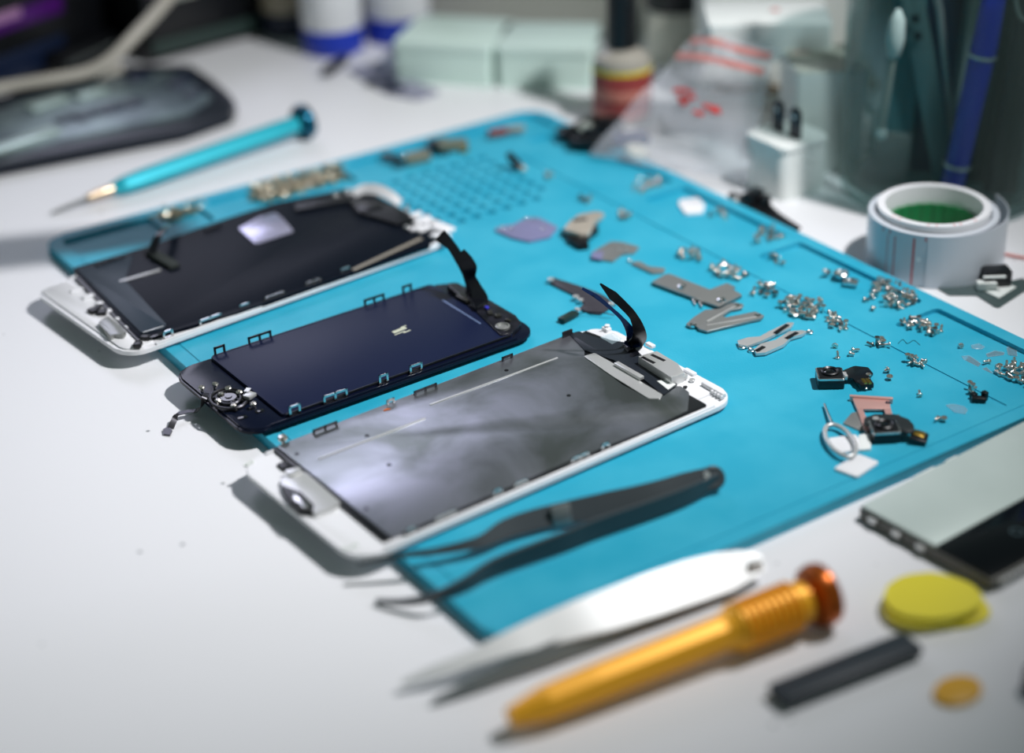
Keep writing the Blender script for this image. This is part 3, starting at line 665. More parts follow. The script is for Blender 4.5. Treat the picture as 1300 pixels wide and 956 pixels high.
# silver lumps in the third tray
for i, (x, y, lb) in enumerate(((1050, 346, 'smallest silver spring lump in the tray above the largest tray heap'), (1068, 347, 'roundest crumpled silver spring lump in the tray above the largest tray heap'), (1080, 358, 'square bent silver shield lump in the tray above the largest tray heap'))):
    r = root_at('spring_contact', lb, 'spring contact', x, y, TOP - 1.7)
    q = MB(); s_ = (2.2, 4.5, 4.2)[i]
    if i == 1:
        for k in range(3): q.tube([at(x, y, T0 + k * .5) + Vector((s_ * .5 * math.cos(t), s_ * .5 * math.sin(t), 0)) for t in [j * .5236 for j in range(12)]], .7, closed=True)
    else: q.box(at(x, y, T0), (s_ * 1.3, s_, 1.6), rz=.2 + i, bev=.5); q.box(at(x, y - 2, T0 + .6), (s_, s_ * .3, 1.0), rz=.4, bev=.3)
    q.build('spring', STEEL, r)
    q = MB(); q.sphere(at(x - 3, y - 2, T0 + .9), .9); q.build('contact_tip', SATIN, r)
# camera modules
def camera(label, px, py, ang, zb):
    c = at(px, py, TOP); r_ = thing('camera_module', label, 'camera module', tuple(c), ang)
    q_ = MB(); q_.box((0, 0, 1.9 + zb), (8.6, 8.0, 3.4), bev=.3); q_.build('housing', BLACKP, r_, local=True)
    q_ = MB(); q_.prism(fillet(rect(-4.4, 4.4, -4.1, 4.1), .8), 3.3 + zb, 3.9 + zb, .15); q_.build('metal_rim', STEEL, r_, local=True)
    q_ = MB(); q_.prism(fillet(rect(-3.9, 3.9, -3.6, 3.6), .6), 3.8 + zb, 4.15 + zb, .1); q_.lathe([(3.0, 0), (3.0, .8), (2.6, 1.0), (2.0, .6)], (0, .3, 4.0 + zb), n=32, cap=False); q_.build('lens_surround', BLACKP, r_, local=True)
    q_ = MB(); q_.lathe([(2.1, 0), (2.0, .35), (1.4, .65), (.6, .8), (0, .82)], (0, .3, 4.0 + zb), n=28); q_.build('lens', LENS, r_, local=True)
    return r_
r = camera('larger black camera module with a metal rim and folded flex tail, beyond the rose-gold tray', 1053, 487, -.62, 0)
q = MB(); q.prism(fillet([(3.5, -1), (4.5, 4.6), (9, 8), (13.5, 7), (14.5, 2.5), (11, -3.5), (8, -4), (7.6, 0)], 1, 3), 1.6, 2.2, .1); q.build('flex_tail', FLEX, r, local=True)
q = MB(); q.box((11, -3.6, 1.6), (4.6, 3.4, 1.9), rz=.2, bev=.2); q.build('tail_connector', BLACKP, r, local=True)
q = MB(); q.box((10.6, -3.6, 2.7), (1.0, 3.2, .5), rz=.2); q.box((12, -3.6, 2.7), (1.0, 3.2, .5), rz=.2); q.build('connector_contact', GOLD, r, local=True)
q = MB(); q.box((4.8, -.6, 3.2), (1.2, 3, 1.6), rz=.1, bev=.2); q.build('solder_joint', SATIN, r, local=True)
r = camera('smaller camera module with a round black cover, overlapping the rose-gold tray', 1122, 555, -.55, 0)
q = MB(); q.prism(fillet([(-6, 2.5), (-5, 6.2), (-1, 8.2), (5, 7.5), (8.5, 4), (9.2, 0), (8.5, -3.5), (5.5, -4.2), (4.4, -1)], 1.6, 4), 3.0, 3.7, .15); q.build('curved_cover', mat('satin_black', (36, 42, 44), .4), r, local=True)
q = MB(); q.bar((7.5, -2.5, 2.0), (12.5, -4.5, 1.2), 5.5, 1.2, bev=.3); q.build('flex_tail', FLEX, r, local=True)
q = MB(); q.bar((8.8, -2.2, 2.7), (11.8, -3.6, 2.2), 3.2, .5, bev=.2); q.build('connector_contact', GOLD, r, local=True)
q = MB(); q.lathe([(1.0, 0), (1.0, .3), (0, .3)], (-1.6, 5.2, 3.7), n=16); q.build('steel_dot', SATIN, r, local=True)
# rose-gold tray
r = root_at('sim_tray', 'rose gold card tray with a square opening beside the smaller camera module', 'card tray', 1108, 520)
o_ = pp([(1081, 505), (1129, 508), (1131, 520), (1134, 530), (1122, 545), (1100, 545), (1088, 530)], T0 + 1.2)
i_ = pp([(1094, 519), (1121, 521), (1124, 530), (1100, 528)], T0 + 1.2)
A_ = at(1081, 505, T0 + 1.2); B_ = at(1131, 508, T0 + 1.2); C_ = at(1096, 545, T0 + 1.2)
ux = (B_ - A_).normalized(); uy = (C_ - A_); uy = (uy - ux * uy.dot(ux)).normalized(); wd = (B_ - A_).length; Ht = 17
def qd(q_, a, b, c, d, z0=.5, z1=1.3):
    q_.prism([tuple((A_ + ux * x + uy * y))[:2] for x, y in ((a, c), (b, c), (b, d), (a, d))], T0 + z0, T0 + z1, .12)
q = MB()
for w4 in ([(1082, 505), (1129, 507), (1131, 519), (1088, 519)], [(1088, 518.5), (1095, 518.5), (1107, 545), (1099, 548)], [(1122, 518.5), (1131, 518.5), (1135, 533), (1127, 533)], [(1101, 536), (1130, 533), (1131, 537), (1104, 541)]):
    q.prism(pp(w4, T0 + 1.3), T0 + .5, T0 + 1.3, .1)
q.build('tray_frame', PINK, r)
q = MB(); qd(q, -.6, wd + .6, -1.0, .2, 0, 1.9); q.build('tray_front', PINK, r)
q = MB(); U = A_ + ux * (wd - 1) + uy * 1.9; q.lathe([(.8, 0), (.8, .3), (.3, .3), (.3, 0)], (U.x, U.y, T0 + 1.1), n=16); q.build('eject_hole', DARKB, r)
flat('metal_bracket', STEEL2, 'grey steel leaf bracket partly under the rose gold tray', 'metal bracket', [(1076, 530), (1081, 524), (1090, 522), (1096, 535), (1100, 545), (1092, 546), (1070, 537)], T0, .5, .6)
# eject pin
r = root_at('eject_pin', 'steel eject pin with an oval loop handle resting on a white card', 'eject pin', 1068, 560)
c = at(1066.5, 559, T0 + 1.8); ring = []
ax1 = (at(1083, 578, T0 + 1.8) - at(1050, 541, T0 + 1.8)) / 2; ax2 = (at(1052, 572, T0 + 1.8) - at(1083, 549, T0 + 1.8)) / 2 * .72
for k in range(28):
    t = 2 * math.pi * k / 28; ring.append(c + ax1 * math.cos(t) + ax2 * math.sin(t))
q = MB(); q.tube(ring, .75, closed=True, n=10); q.build('loop_handle', SATIN, r)
q = MB(); q.tube([at(1056, 537, T0 + 1.6), at(1051, 525, T0 + 1.3), at(1046.5, 513, T0 + 1.0)], [.6, .45, .4], n=10); q.build('pin', STEEL, r)
flat('sim_card', WHITE, 'white card chip lying under the loop of the steel eject pin', 'card', [(1051, 556), (1086, 551), (1094, 561), (1096, 570), (1068, 574), (1057, 570)], T0, .8, .8)
flat('sim_card', WHITE, 'white card chip nearest the edge of the blue mat', 'card', [(1058, 594), (1090, 576), (1116, 586), (1088, 605)], T0, .8, .8)
flat('paper_sticker', WHITE2, 'tiny white paper scrap between eject pin and smaller camera', 'sticker', [(1090, 552), (1104, 549), (1106, 569), (1092, 571)], T0, .9, .6)
# clear sticker cut-outs
for i, (pts, lb) in enumerate((([(1201, 514), (1206, 513), (1212, 513), (1224, 516), (1228, 520), (1225, 525), (1212, 523), (1206, 518)], 'clear film cut-out alone on open mat beyond the tiny lone screws'), ([(1221, 452), (1230, 451), (1245, 461), (1242, 465), (1225, 458)], 'clear film cut-out nearest the lone slanting screw'), ([(1252, 449), (1263, 445), (1275, 447), (1274, 450), (1260, 452), (1254, 453)], 'clear curled film cut-out in the middle of the last tray'), ([(1278, 441), (1290, 437), (1291, 452), (1280, 450)], 'square clear film cut-out nearest the tray wall'), ([(1247, 468), (1252, 466), (1260, 473), (1256, 474)], 'smallest clear film cut-out beside the end heap of screws'), ([(1233, 438), (1243, 436), (1250, 440), (1246, 443), (1234, 442)], 'clear film cut-out farthest from the end heap of screws'))):
    z = T0 if i == 0 else T0 - 1.7
    P = pp(pts, z + .2); q = MB(); q.tube([(x, y, z + .15) for x, y in P], .16, closed=True, n=6); q.prism(P, z, z + .12)
    c = at(*pts[0], z); solo(q, 'film_cutout', CLEARS, lb, 'film piece', tuple(c))
# dark smudge threads on the mat
q = MB(); P = [at(x, y, T0 + .1) for x, y in ((1140, 436), (1146, 431), (1152, 436), (1160, 432), (1168, 438))]; q.tube(P, .09, smoothn=6, n=6)
solo(q, 'hair_strand', BLACKP, 'fine dark hair curled on the mat beside the groove', 'hair', tuple(P[0]))

# ================================================================== screws
def screw_mesh(L_, r_, name, m_):
    L_ *= 1.02; r_ *= 0.98
    q_ = MB(); q_.lathe([(0, 0), (.25 * r_, -.0), (.25 * r_, .25), (.5 * r_, .3), (.55 * r_, 0), (r_ * .9, .02), (r_, .2), (r_ * .95, .55), (r_ * .55, .62), (r_ * .5, .7), (r_ * .5, L_ - .25), (r_ * .35, L_), (0, L_)], (0, 0, -L_ / 2), n=12)
    me_o = q_.build(name, m_); me = me_o.data; bpy.data.objects.remove(me_o); return me
SM = [screw_mesh(2.0, 1.0, 'screw_short', SCREWM), screw_mesh(2.8, .95, 'screw_medium', SCREWM), screw_mesh(1.6, 1.15, 'screw_flat', SCREWM), screw_mesh(2.4, .95, 'screw_dark', SCREWD)]
SLEN = [2.04, 2.85, 1.63, 2.45]
def inpoly(x, y, P):
    c_ = False
    for i in range(len(P)):
        a, b = P[i - 1], P[i]
        if (a[1] > y) != (b[1] > y) and x < (b[0] - a[0]) * (y - a[1]) / (b[1] - a[1]) + a[0]: c_ = not c_
    return c_
def one_screw(x, y, z, label, group=None, kind_=None):
    k = kind_ if kind_ is not None else random.choice((0, 0, 1, 1, 2, 3))
    o = bpy.data.objects.new('screw', SM[k]); sc.collection.objects.link(o)
    mode = random.random(); yaw = random.random() * 6.28
    if mode < .25: tilt = math.pi + random.uniform(-.15, .15); hz = SLEN[k] / 2
    elif mode < .4: tilt = random.uniform(-.15, .15); hz = SLEN[k] / 2
    else: tilt = math.pi / 2 + random.uniform(-.25, .25); hz = .93
    o.rotation_euler = (tilt, 0, yaw); o.location = Vector((x, y, z + hz)) * MM
    return tag(o, label, 'screw', group)
def heap(pts, n, z, label, group, peak=1.6, gap=1.3):
    """n single screws strewn inside a pixel outline, piled towards its middle"""
    P = pp(pts, z); xs = [p[0] for p in P]; ys = [p[1] for p in P]; cx = sum(xs) / len(xs); cy = sum(ys) / len(ys)
    R = max(max(xs) - min(xs), max(ys) - min(ys)) / 2; placed = []; tries = 0
    while len(placed) < n and tries < 20000:
        tries += 1
        x = random.uniform(min(xs), max(xs)); y = random.uniform(min(ys), max(ys))
        if not inpoly(x, y, P): continue
        lev = 0
        near = [q_ for q_ in placed if (q_[0] - x) ** 2 + (q_[1] - y) ** 2 < gap ** 2]
        if near:
            lev = max(q_[2] for q_ in near) + 1.05
            if lev > peak * (1.25 - math.hypot(x - cx, y - cy) / R) + .8: continue
        placed.append((x, y, lev)); one_screw(x, y, z + lev, label, group)
    return len(placed)
TZ = TOP - 1.7; NS = 0
NS += heap([(1108, 364), (1118, 357), (1135, 362), (1166, 381), (1160, 389), (1140, 396), (1122, 394), (1118, 386), (1104, 378)], 66, TZ, 'one of the small silver screws heaped in the tray beside the white tape roll', 'screws heaped in the tray beside the tape roll', 2.8)
NS += heap([(988, 389), (1005, 380), (1040, 385), (1048, 397), (1045, 410), (1022, 407), (1003, 403)], 46, TOP, 'one of the small silver screws in the biggest heap on the open mat', 'screws in the biggest heap on the open mat', 2.4)
NS += heap([(1049, 402), (1062, 402), (1078, 413), (1074, 421), (1060, 420), (1048, 411)], 17, TOP, 'one of the screws in the small spill just below the biggest open heap', 'screws spilled below the biggest open heap', 1.4)
NS += heap([(1142, 412), (1160, 404), (1172, 410), (1196, 420), (1194, 429), (1180, 427), (1158, 422), (1146, 418)], 26, TZ, 'one of the silver screws strewn at the near corner of the last tray', 'screws strewn at the corner of the last tray', 1.6)
NS += heap([(1262, 474), (1275, 464), (1300, 462), (1318, 470), (1318, 500), (1290, 487)], 50, TZ, 'one of the dark silver screws heaped at the far end of the last tray', 'screws heaped at the end of the last tray', 3.0)
NS += heap([(948, 369), (962, 364), (975, 362), (994, 372), (990, 380), (968, 379), (950, 376)], 16, TOP, 'one of the screws in the small spill between plate and biggest open heap', 'screws spilled beside the L-shaped plate', 1.2)
NS += heap([(902, 345), (914, 335), (935, 340), (950, 350), (944, 360), (925, 355), (910, 352)], 24, TOP, 'one of the screws strewn just above the arm of the L-shaped plate', 'screws strewn above the L-shaped plate', 1.5)
NS += heap([(857, 325), (866, 314), (885, 316), (898, 325), (890, 332), (868, 333)], 18, TOP, 'one of the blurred screws in the spill nearest the curved metal strip', 'screws spilled near the curved metal strip', 1.2)
NS += heap([(954, 300), (966, 291), (996, 302), (990, 309), (970, 307), (957, 312)], 17, TZ, 'one of the blurred screws in the tray beside the white card chip', 'screws in the tray beside the white card chip', 1.3)
NS += heap([(800, 238), (815, 224), (836, 225), (844, 240), (830, 252), (808, 248)], 26, TZ, 'one of the blurred golden grey screws heaped in the tray beside the clear bag', 'screws heaped in the tray beside the clear bag', 2.6)
NS += heap([(782, 272), (790, 268), (805, 276), (800, 282), (786, 280)], 8, TOP, 'one of the few blurred screws in the gap behind the metal socket', 'screws behind the metal socket', .8)
NS += heap([(735, 254), (746, 250), (756, 256), (748, 260)], 5, TOP, 'one of the few blurred screws lying beyond the metal socket', 'screws beyond the metal socket', .5)
NS += heap([(688, 226), (698, 222), (706, 228), (696, 231)], 4, TOP, 'one of the few blurred screws lying near the black rubber peg', 'screws near the black rubber peg', .5)
NS += heap([(975, 330), (985, 328), (996, 338), (990, 342)], 5, TZ, 'one of the few screws just inside the tray above the strewn plate screws', 'few screws inside the third tray', .5)
NS += heap([(898, 276), (912, 266), (928, 270), (922, 278)], 6, TZ, 'one of the few screws lying next to the white card chip', 'screws next to the white card chip', .8)
NS += heap([(1148, 458), (1155, 452), (1178, 459), (1176, 466), (1160, 467)], 9, TOP, 'one of the dark screws in the middle spill beside the groove', 'screws in the middle spill by the groove', .9)
NS += heap([(1110, 440), (1118, 433), (1129, 441), (1122, 446)], 6, TOP, 'one of the dark screws in the tiny spill beside the groove', 'screws in the tiny spill by the groove', .8)
for x, y, z, lb in ((1060, 441, 0, 'lone screw standing farthest from the larger camera, just below the spill'), (1063, 455, 0, 'pale flat screw directly beyond the larger camera module'), (1081, 452, 0, 'lower one of a screw pair right beyond the larger camera flex tail'), (1086, 447, 0, 'upper one of a screw pair right beyond the larger camera flex tail'), (1104, 439, 0, 'lone dark screw just beside the tiny spill by the groove'), (1125, 473, 0, 'upper screw of the pair between larger camera and middle spill'), (1129, 482, 0, 'lower screw of the pair between larger camera and middle spill'), (1102, 484, 0, 'screw touching the connector end of the larger camera, the farther one'), (1098, 495, 0, 'screw touching the connector end of the larger camera, the nearer one'), (1167, 502, 0, 'lone upright screw on the open mat between both card tray and black spill'), (1189, 535, 0, 'left one of the lone screw pair nearest the mat edge'), (1198, 535, 0, 'right one of the lone screw pair nearest the mat edge'), (1141, 534, 0, 'single dark screw beside the round camera cover'), (1219, 441, 1, 'lone slanting screw in the middle of the last tray'), (1109, 394, 1, 'lone screw lying just outside the heap beside the tape roll, nearer one'), (1100, 383, 1, 'lone screw lying just outside the heap beside the tape roll, farther one'), (1252, 462, 1, 'lone screw standing beside the end heap and clear cut-outs')):
    one_screw(*tuple(at(x, y, TZ if z else TOP))[:2], TZ if z else TOP, lb); NS += 1
NS += heap([(1226, 493), (1234, 492), (1240, 500), (1232, 502)], 4, TOP, 'one of the screws beside the black plug at the end of the groove', 'screws beside the black plug', .9)
q = MB(); q.bar(at(1233, 506, T0 + 1), at(1252, 507, T0 + 1), 2.4, 1.8, bev=.5); q.box(at(1236, 502, T0 + 1.2), (2, 2, 2), bev=.3); q.box(at(1250, 502, T0 + 1.6), (1.6, 2.0, 3), bev=.3)
solo(q, 'rubber_plug', BLACKP, 'tiny black plug lying at the end of the mat groove', 'plug', tuple(at(1242, 506, TOP)))
print('SCREWS', NS)
# the two far trays hold more screws than one could count: one mass
def mass(poly_list, name, label):
    q_ = MB()
    for pts, n, pk in poly_list:
        P = pp(pts, TZ + 1); xs = [p[0] for p in P]; ys = [p[1] for p in P]; k = 0
        while k < n:
            x = random.uniform(min(xs), max(xs)); y = random.uniform(min(ys), max(ys))
            if not inpoly(x, y, P): continue
            k += 1; lev = random.random() * pk
            d_ = Vector((random.uniform(-1, 1), random.uniform(-1, 1), random.uniform(-.4, .6))).normalized()
            q_.lathe([(0, 0), (.95, 0), (1.0, .5), (.5, .65), (.5, 2.3), (0, 2.4)], (x, y, TZ + .7 + lev), ax=d_, n=7)
    c_ = at(375, 235, TZ); return solo(q_, name, mat('dull_screw_metal', (206, 196, 176), .3, metal=.9), label, 'screws', tuple(c_), kind='stuff')
mass((([(316, 254), (316, 240), (330, 233), (437, 208), (439, 226), (420, 232), (340, 255)], 330, 1.2), ([(194, 280), (196, 270), (215, 263), (250, 254), (262, 258), (255, 268), (225, 278)], 60, .8)), 'screw_pile', 'blurred mass of tiny brownish silver screws filling the two trays behind the far display')
# ================================================================== tools on the desk
# teal screwdriver
tip = at(64, 271, 1.0); e1 = at(143, 240, 4.2); cap0 = at(376, 158, 7.6); ax = (cap0 - e1); Lh = ax.length; ax.normalize()
r = thing('precision_screwdriver', 'bright teal metal precision screwdriver lying beyond the blue mat', 'screwdriver', tuple(at(220, 215, 0)))
q = MB(); q.lathe([(2.6, 0), (3.9, 5), (4.4, 14), (4.4, Lh - 12), (4.1, Lh)], e1, ax, n=8, facet=True); q.build('handle', TEAL, r)
q = MB(); q.lathe([(3.2, Lh - 1), (3.2, Lh + 1), (7.6, Lh + 2), (8.2, Lh + 4), (7.6, Lh + 6.2), (5, Lh + 7), (0, Lh + 7)], e1, ax, n=32); q.build('spinning_cap', DTEAL, r)
q = MB(); q.lathe([(1.5, -12), (1.9, -9), (1.9, -8), (2.1, -7), (2.1, 0)], e1, ax, n=20); q.build('collar', mat('bronze_collar', (196, 176, 150), .3, metal=.9), r)
ax2_ = (tip - (e1 - ax * 12)); q = MB(); q.lathe([(.9, 0), (.8, ax2_.length * .8), (.35, ax2_.length)], e1 - ax * 12, ax2_, n=14); q.build('shaft', STEEL2, r)
# orange screwdriver
b0 = at(745, 872, 6); b1 = at(1020, 763, 8.0); ax = (b1 - b0).normalized(); LL = (b1 - b0).length; b0 = b0 - ax * 22; LL += 22
r = thing('precision_screwdriver', 'orange metal precision screwdriver with a ribbed collar and flared cap, nearest the viewer', 'screwdriver', tuple(at(900, 830, 0)))
q = MB(); q.lathe([(2.6, 0), (4.6, 10), (5.0, 24), (5.0, LL - 26), (6.2, LL - 22)], b0, ax, n=10, facet=True); q.build('handle', ORANGE, r)
prof = [(6.4, LL - 22)]
for k in range(9): prof += [(6.8, LL - 21.5 + k * 2.1), (6.8, LL - 20.6 + k * 2.1), (5.9, LL - 20.3 + k * 2.1), (5.9, LL - 19.7 + k * 2.1)]
q = MB(); q.lathe(prof + [(5.6, LL)], b0, ax, n=28); q.build('ribbed_grip', ORANGE, r)
q = MB(); q.lathe([(4.6, LL - 1), (4.6, LL + 1.5), (8.2, LL + 3), (8.8, LL + 5), (8.4, LL + 7), (6.4, LL + 7.8), (5.6, LL + 6.8), (0, LL + 6.8)], b0, ax, n=36); q.build('spinning_cap', mat('dark_orange_anodised', (176, 88, 22), .3, metal=.6), r)
# black curved tweezers
def arm(name, pix, widths, m_, root, th, side):
    P = [at(x, y, z) for x, y, z in pix]; q_ = MB(); q_.ribbon(P, widths, th, side, sn=6); return q_.build(name, m_, root)
dvt = Vector((.3, .6, 0)).normalized() * .5
r = thing('tweezers', 'black coated curved tweezers lying across the near edge of the blue mat', 'tweezers', tuple(at(760, 650, TOP)))
arm('upper_arm', [(910, 604, 9), (870, 616, 8.6), (829, 629, 8.4), (774, 640, 8.2), (715, 651, 8), (670, 662, 8), (640, 672, 8), (608, 688, 8), (552, 700, 8), (508, 705, 8), (455, 716, 6)], [6.0, 7.4, 8, 7.4, 6.2, 6.0, 5.4, 3.4, 2.0, 1.6, .9], BLACKTW, r, 1.2, (.1, .65, .8))
arm('lower_arm', [(910, 609, 8), (870, 629, 8), (829, 645, 8), (755, 671, 8), (715, 687, 8), (681, 699, 8), (626, 720, 7.6), (589, 741, 7), (552, 757, 5.5), (515, 764, 3), (478, 763, 1.2)], [4.5, 5.8, 6.2, 6.2, 6.0, 5.6, 5.0, 3.6, 2.6, 1.8, 1.0], BLACKTW, r, 1.2, (0, -.02, 1))
q = MB(); q.lathe([(0, -1.2), (3.2, -1.2), (3.7, -.8), (3.7, .5), (3.2, .9), (0, .9)], at(905, 607, 8.6), (-.25, -.8, .5), n=32); q.build('joined_end', BLACKTW, r)
q = MB(); q.lathe([(.9, 0), (.9, .9), (0, .9)], at(896, 602, 11), (-.2, -.9, .3), n=16); q.build('pivot_mark', SATIN, r)
q = MB(); A_ = at(700, 655, 8.3) - dvt * 1; B_ = at(724, 650, 8.3) - dvt * 1; q.bar(A_, B_, 1.3, 6.0, up=(.05, .35, 1), bev=.2); q.build('worn_bare_patch', mat('worn_metal', (150, 156, 156), .4, metal=.7), r)
# silver tweezers
r = thing('tweezers', 'satin silver straight tweezers between the mat edge and the orange screwdriver', 'tweezers', tuple(at(780, 790, 0)))
TW = mat('bright_satin_steel', (214, 217, 217), .4, metal=.12)
arm('upper_arm', [(969, 715, 5), (950, 717, 5.5), (920, 726, 6), (880, 738, 6.5), (829, 755, 7), (775, 774, 7), (737, 786, 7), (690, 802, 6.5), (645, 818, 6), (600, 836, 5), (550, 853, 4), (510, 868, 2.5)], [4.5, 8.5, 11.5, 12.4, 12.2, 11.4, 10.4, 8.6, 6.4, 4.4, 3, 1.2], TW, r, 1.1, (.3, .85, .5))
arm('lower_arm', [(960, 721, 3.6), (900, 745, 3), (840, 775, 3), (790, 795, 3), (737, 815, 3), (690, 833, 3), (640, 853, 2.6), (590, 874, 2), (550, 890, 1.2)], [3, 6, 6, 6, 6, 5.4, 4.2, 3, 1.2], mat('shaded_tweezer_steel', (120, 128, 130), .4, metal=.5), r, 1.1, (.15, .6, .75))  # shade on the lower arm is put into a darker steel colour
q = MB(); q.bar(at(950, 722, 5.4), at(968, 716, 5.6), 2.4, 4.4, bev=1.0); q.build('joined_end', TW, r)
# spudger
A_ = at(985, 885, 2.5); B_ = at(1160, 816, 2.5)
q = MB(); q.bar(A_, B_, 8.5, 3.4, bev=1.2); solo(q, 'spudger', mat('grey_black_nylon', (40, 50, 58), .5), 'flat dark grey nylon pry stick pointing out of the picture below the yellow picks', 'pry tool', tuple(A_ - Vector((0, 0, 2.4))))
# yellow opening picks
for i, (x, y, z, a, b, rz, lb) in enumerate(((1190, 772, 0, 13.4, 8.2, -.15, 'bottom yellow plastic opening pick of the stack of three'), (1177, 769, 1.5, 13.2, 8.2, .3, 'middle yellow plastic opening pick of the stack of three'), (1182, 761, 3.0, 13.2, 8.6, .1, 'rounded yellow plastic opening pick, topmost of its stack'))):
    q = MB(); c = at(x, y, z); ang0 = -.597
    pts = []
    for k in range(36):
        t = 2 * math.pi * k / 36; rr = 1 + .045 * math.cos(3 * t + 1)
        pts.append((a * rr * math.cos(t), b * 1.22 * rr * math.sin(t)))
    Mx = Matrix.Translation(c) @ Matrix.Rotation(ang0 + rz, 4, 'Z')
    q.prism(pts, 0.05, 1.45, .6, M=Mx, seg=3, bottom=True)
    solo(q, 'opening_pick', YELLOW, lb, 'opening pick', tuple(c))
q = MB(); c = at(1215, 880, 0); q.prism([(7 * math.cos(k * .3), 5 * math.sin(k * .3)) for k in range(21)], 0, 1.5, .6, M=Matrix.Translation(c))
solo(q, 'opening_pick', mat('amber_plastic', (232, 176, 60), .4), 'amber plastic pick alone at the near edge of view', 'opening pick', tuple(c))
# display at lower right
c0 = at(1089, 641, 5); c1 = at(1172, 744, 4) ; 
L0 = at(1089, 641, 5.0); R0 = at(1300, 533, 5.0); N0 = at(1247, 742, 5.0)
uxx = (R0 - L0).normalized(); angd = math.atan2(uxx.y, uxx.x); uyy = Vector((uxx.y, -uxx.x, 0))
Wd = (N0 - L0).dot(uyy)
r = thing('phone_display', 'pale green-grey phone display with a black lower half, at the right beyond the yellow picks', 'phone display', (L0.x, L0.y, 0), angd)
ln = 108
q = MB(); q.prism(fillet(rect(0, ln, -Wd, 0), 1.6, 3), .6, 4.0, .3); q.build('metal_frame', mat('grey_frame', (92, 92, 88), .45, metal=.6), r, local=True)
q = MB(); q.prism(fillet(rect(.9, ln - 1, -Wd * .58, -.6), .8), 4.0, 4.9, .2); q.build('pale_back_sheet', TINTL, r, local=True)
q = MB(); q.prism(fillet(rect(.9, ln - 1, -Wd + .9, -Wd * .58), .8), 4.0, 4.6, .2); q.build('black_panel', BLACKG, r, local=True)
for k in range(12):
    q = MB(); q.box((1 + k * 2.1 + 3, -Wd - .3, 2.6), (1.2, 1.0, 1.8), bev=.2) if k < 9 else q.box((-.3, -6 - (k - 9) * 9, 2.6), (1.0, 3, 1.6), bev=.2)
    q.build('edge_contact', SATIN, r, local=True)
U = (15, -Wd * .78)
q = MB(); q.lathe([(2.0, 0), (2.0, .12), (1.5, .12), (1.5, 0)], (U[0] + 9, U[1], 4.58), n=24, cap=False); q.build('round_mark', mat('dim_ring', (70, 90, 96), .4), r, local=True)
q = MB(); q.box((30, .6, 3.4), (9, 1.4, 1.0), bev=.3); q.box((42, .5, 3.4), (5, 1.2, 1.0), bev=.3); q.build('side_clip', WHITE2, r, local=True)
# small black gadget corner at the right edge
q = MB(); A_ = at(1294, 862, 4); q.prism(fillet([(A_.x, A_.y), (A_.x + 40, A_.y + 12), (A_.x + 46, A_.y - 20), (A_.x + 6, A_.y - 34)], 3), .2, 6, 1)
solo(q, 'plastic_cover', DARKB, 'dark blue-black cover edge cut by the right side of the picture', 'cover', (A_.x, A_.y, 0))

# ================================================================== things at the right, behind the mat
# roll of tape
base = at(1180, 331, 0); c = Vector((base.x, base.y, 0))
lx = at(1100, 300, 12); rx_ = at(1268, 300, 12); Rr = (rx_ - lx).length / 2 * .985
HT = 20.5
r = thing('tape_roll', 'roll of white backing tape with red tick marks round a green core', 'tape', tuple(c))
q = MB(); q.lathe([(Rr - 2.5, 0), (Rr, 0), (Rr, HT), (Rr - 2.5, HT)], c, n=72, cap=False); q.lathe([(Rr - 2.5, HT), (Rr - 2.5, 0)], c, n=72, cap=False)
q.build('outer_windings', TAPEM, r)
q = MB(); q.lathe([(Rr - 6, 0), (Rr - 3.2, 0), (Rr - 3.2, HT + 2.5), (Rr - 6, HT + 2.5), (Rr - 6, 0)], c, n=72, cap=False); q.build('inner_windings', WHITE, r)
q = MB(); prof_n = 96; bm = None
pts = []
for k in range(prof_n):
    t = 2 * math.pi * k / prof_n; rr = Rr - 6.1 - (0.5 if (k // 2) % 2 else 0)
    pts.append((rr * math.cos(t), rr * math.sin(t)))
Vv = len(q.v)
for z in (0.2, HT - 4.5):
    for x, y in pts: q.v.append(Vector((c.x + x, c.y + y, z)))
for z in (0.2, HT - 4.5):
    for x, y in pts: q.v.append(Vector((c.x + x * .94, c.y + y * .94, z)))
n_ = prof_n
for k in range(n_):
    j = (k + 1) % n_
    q.f += [[k, j, n_ + j, n_ + k], [2 * n_ + k, 3 * n_ + k, 3 * n_ + j, 2 * n_ + j], [n_ + k, n_ + j, 3 * n_ + j, 3 * n_ + k], [k, 2 * n_ + k, 2 * n_ + j, j]]; q.mi += [0] * 4; q.sm += [False] * 4
q.build('green_core', GREEN, r)
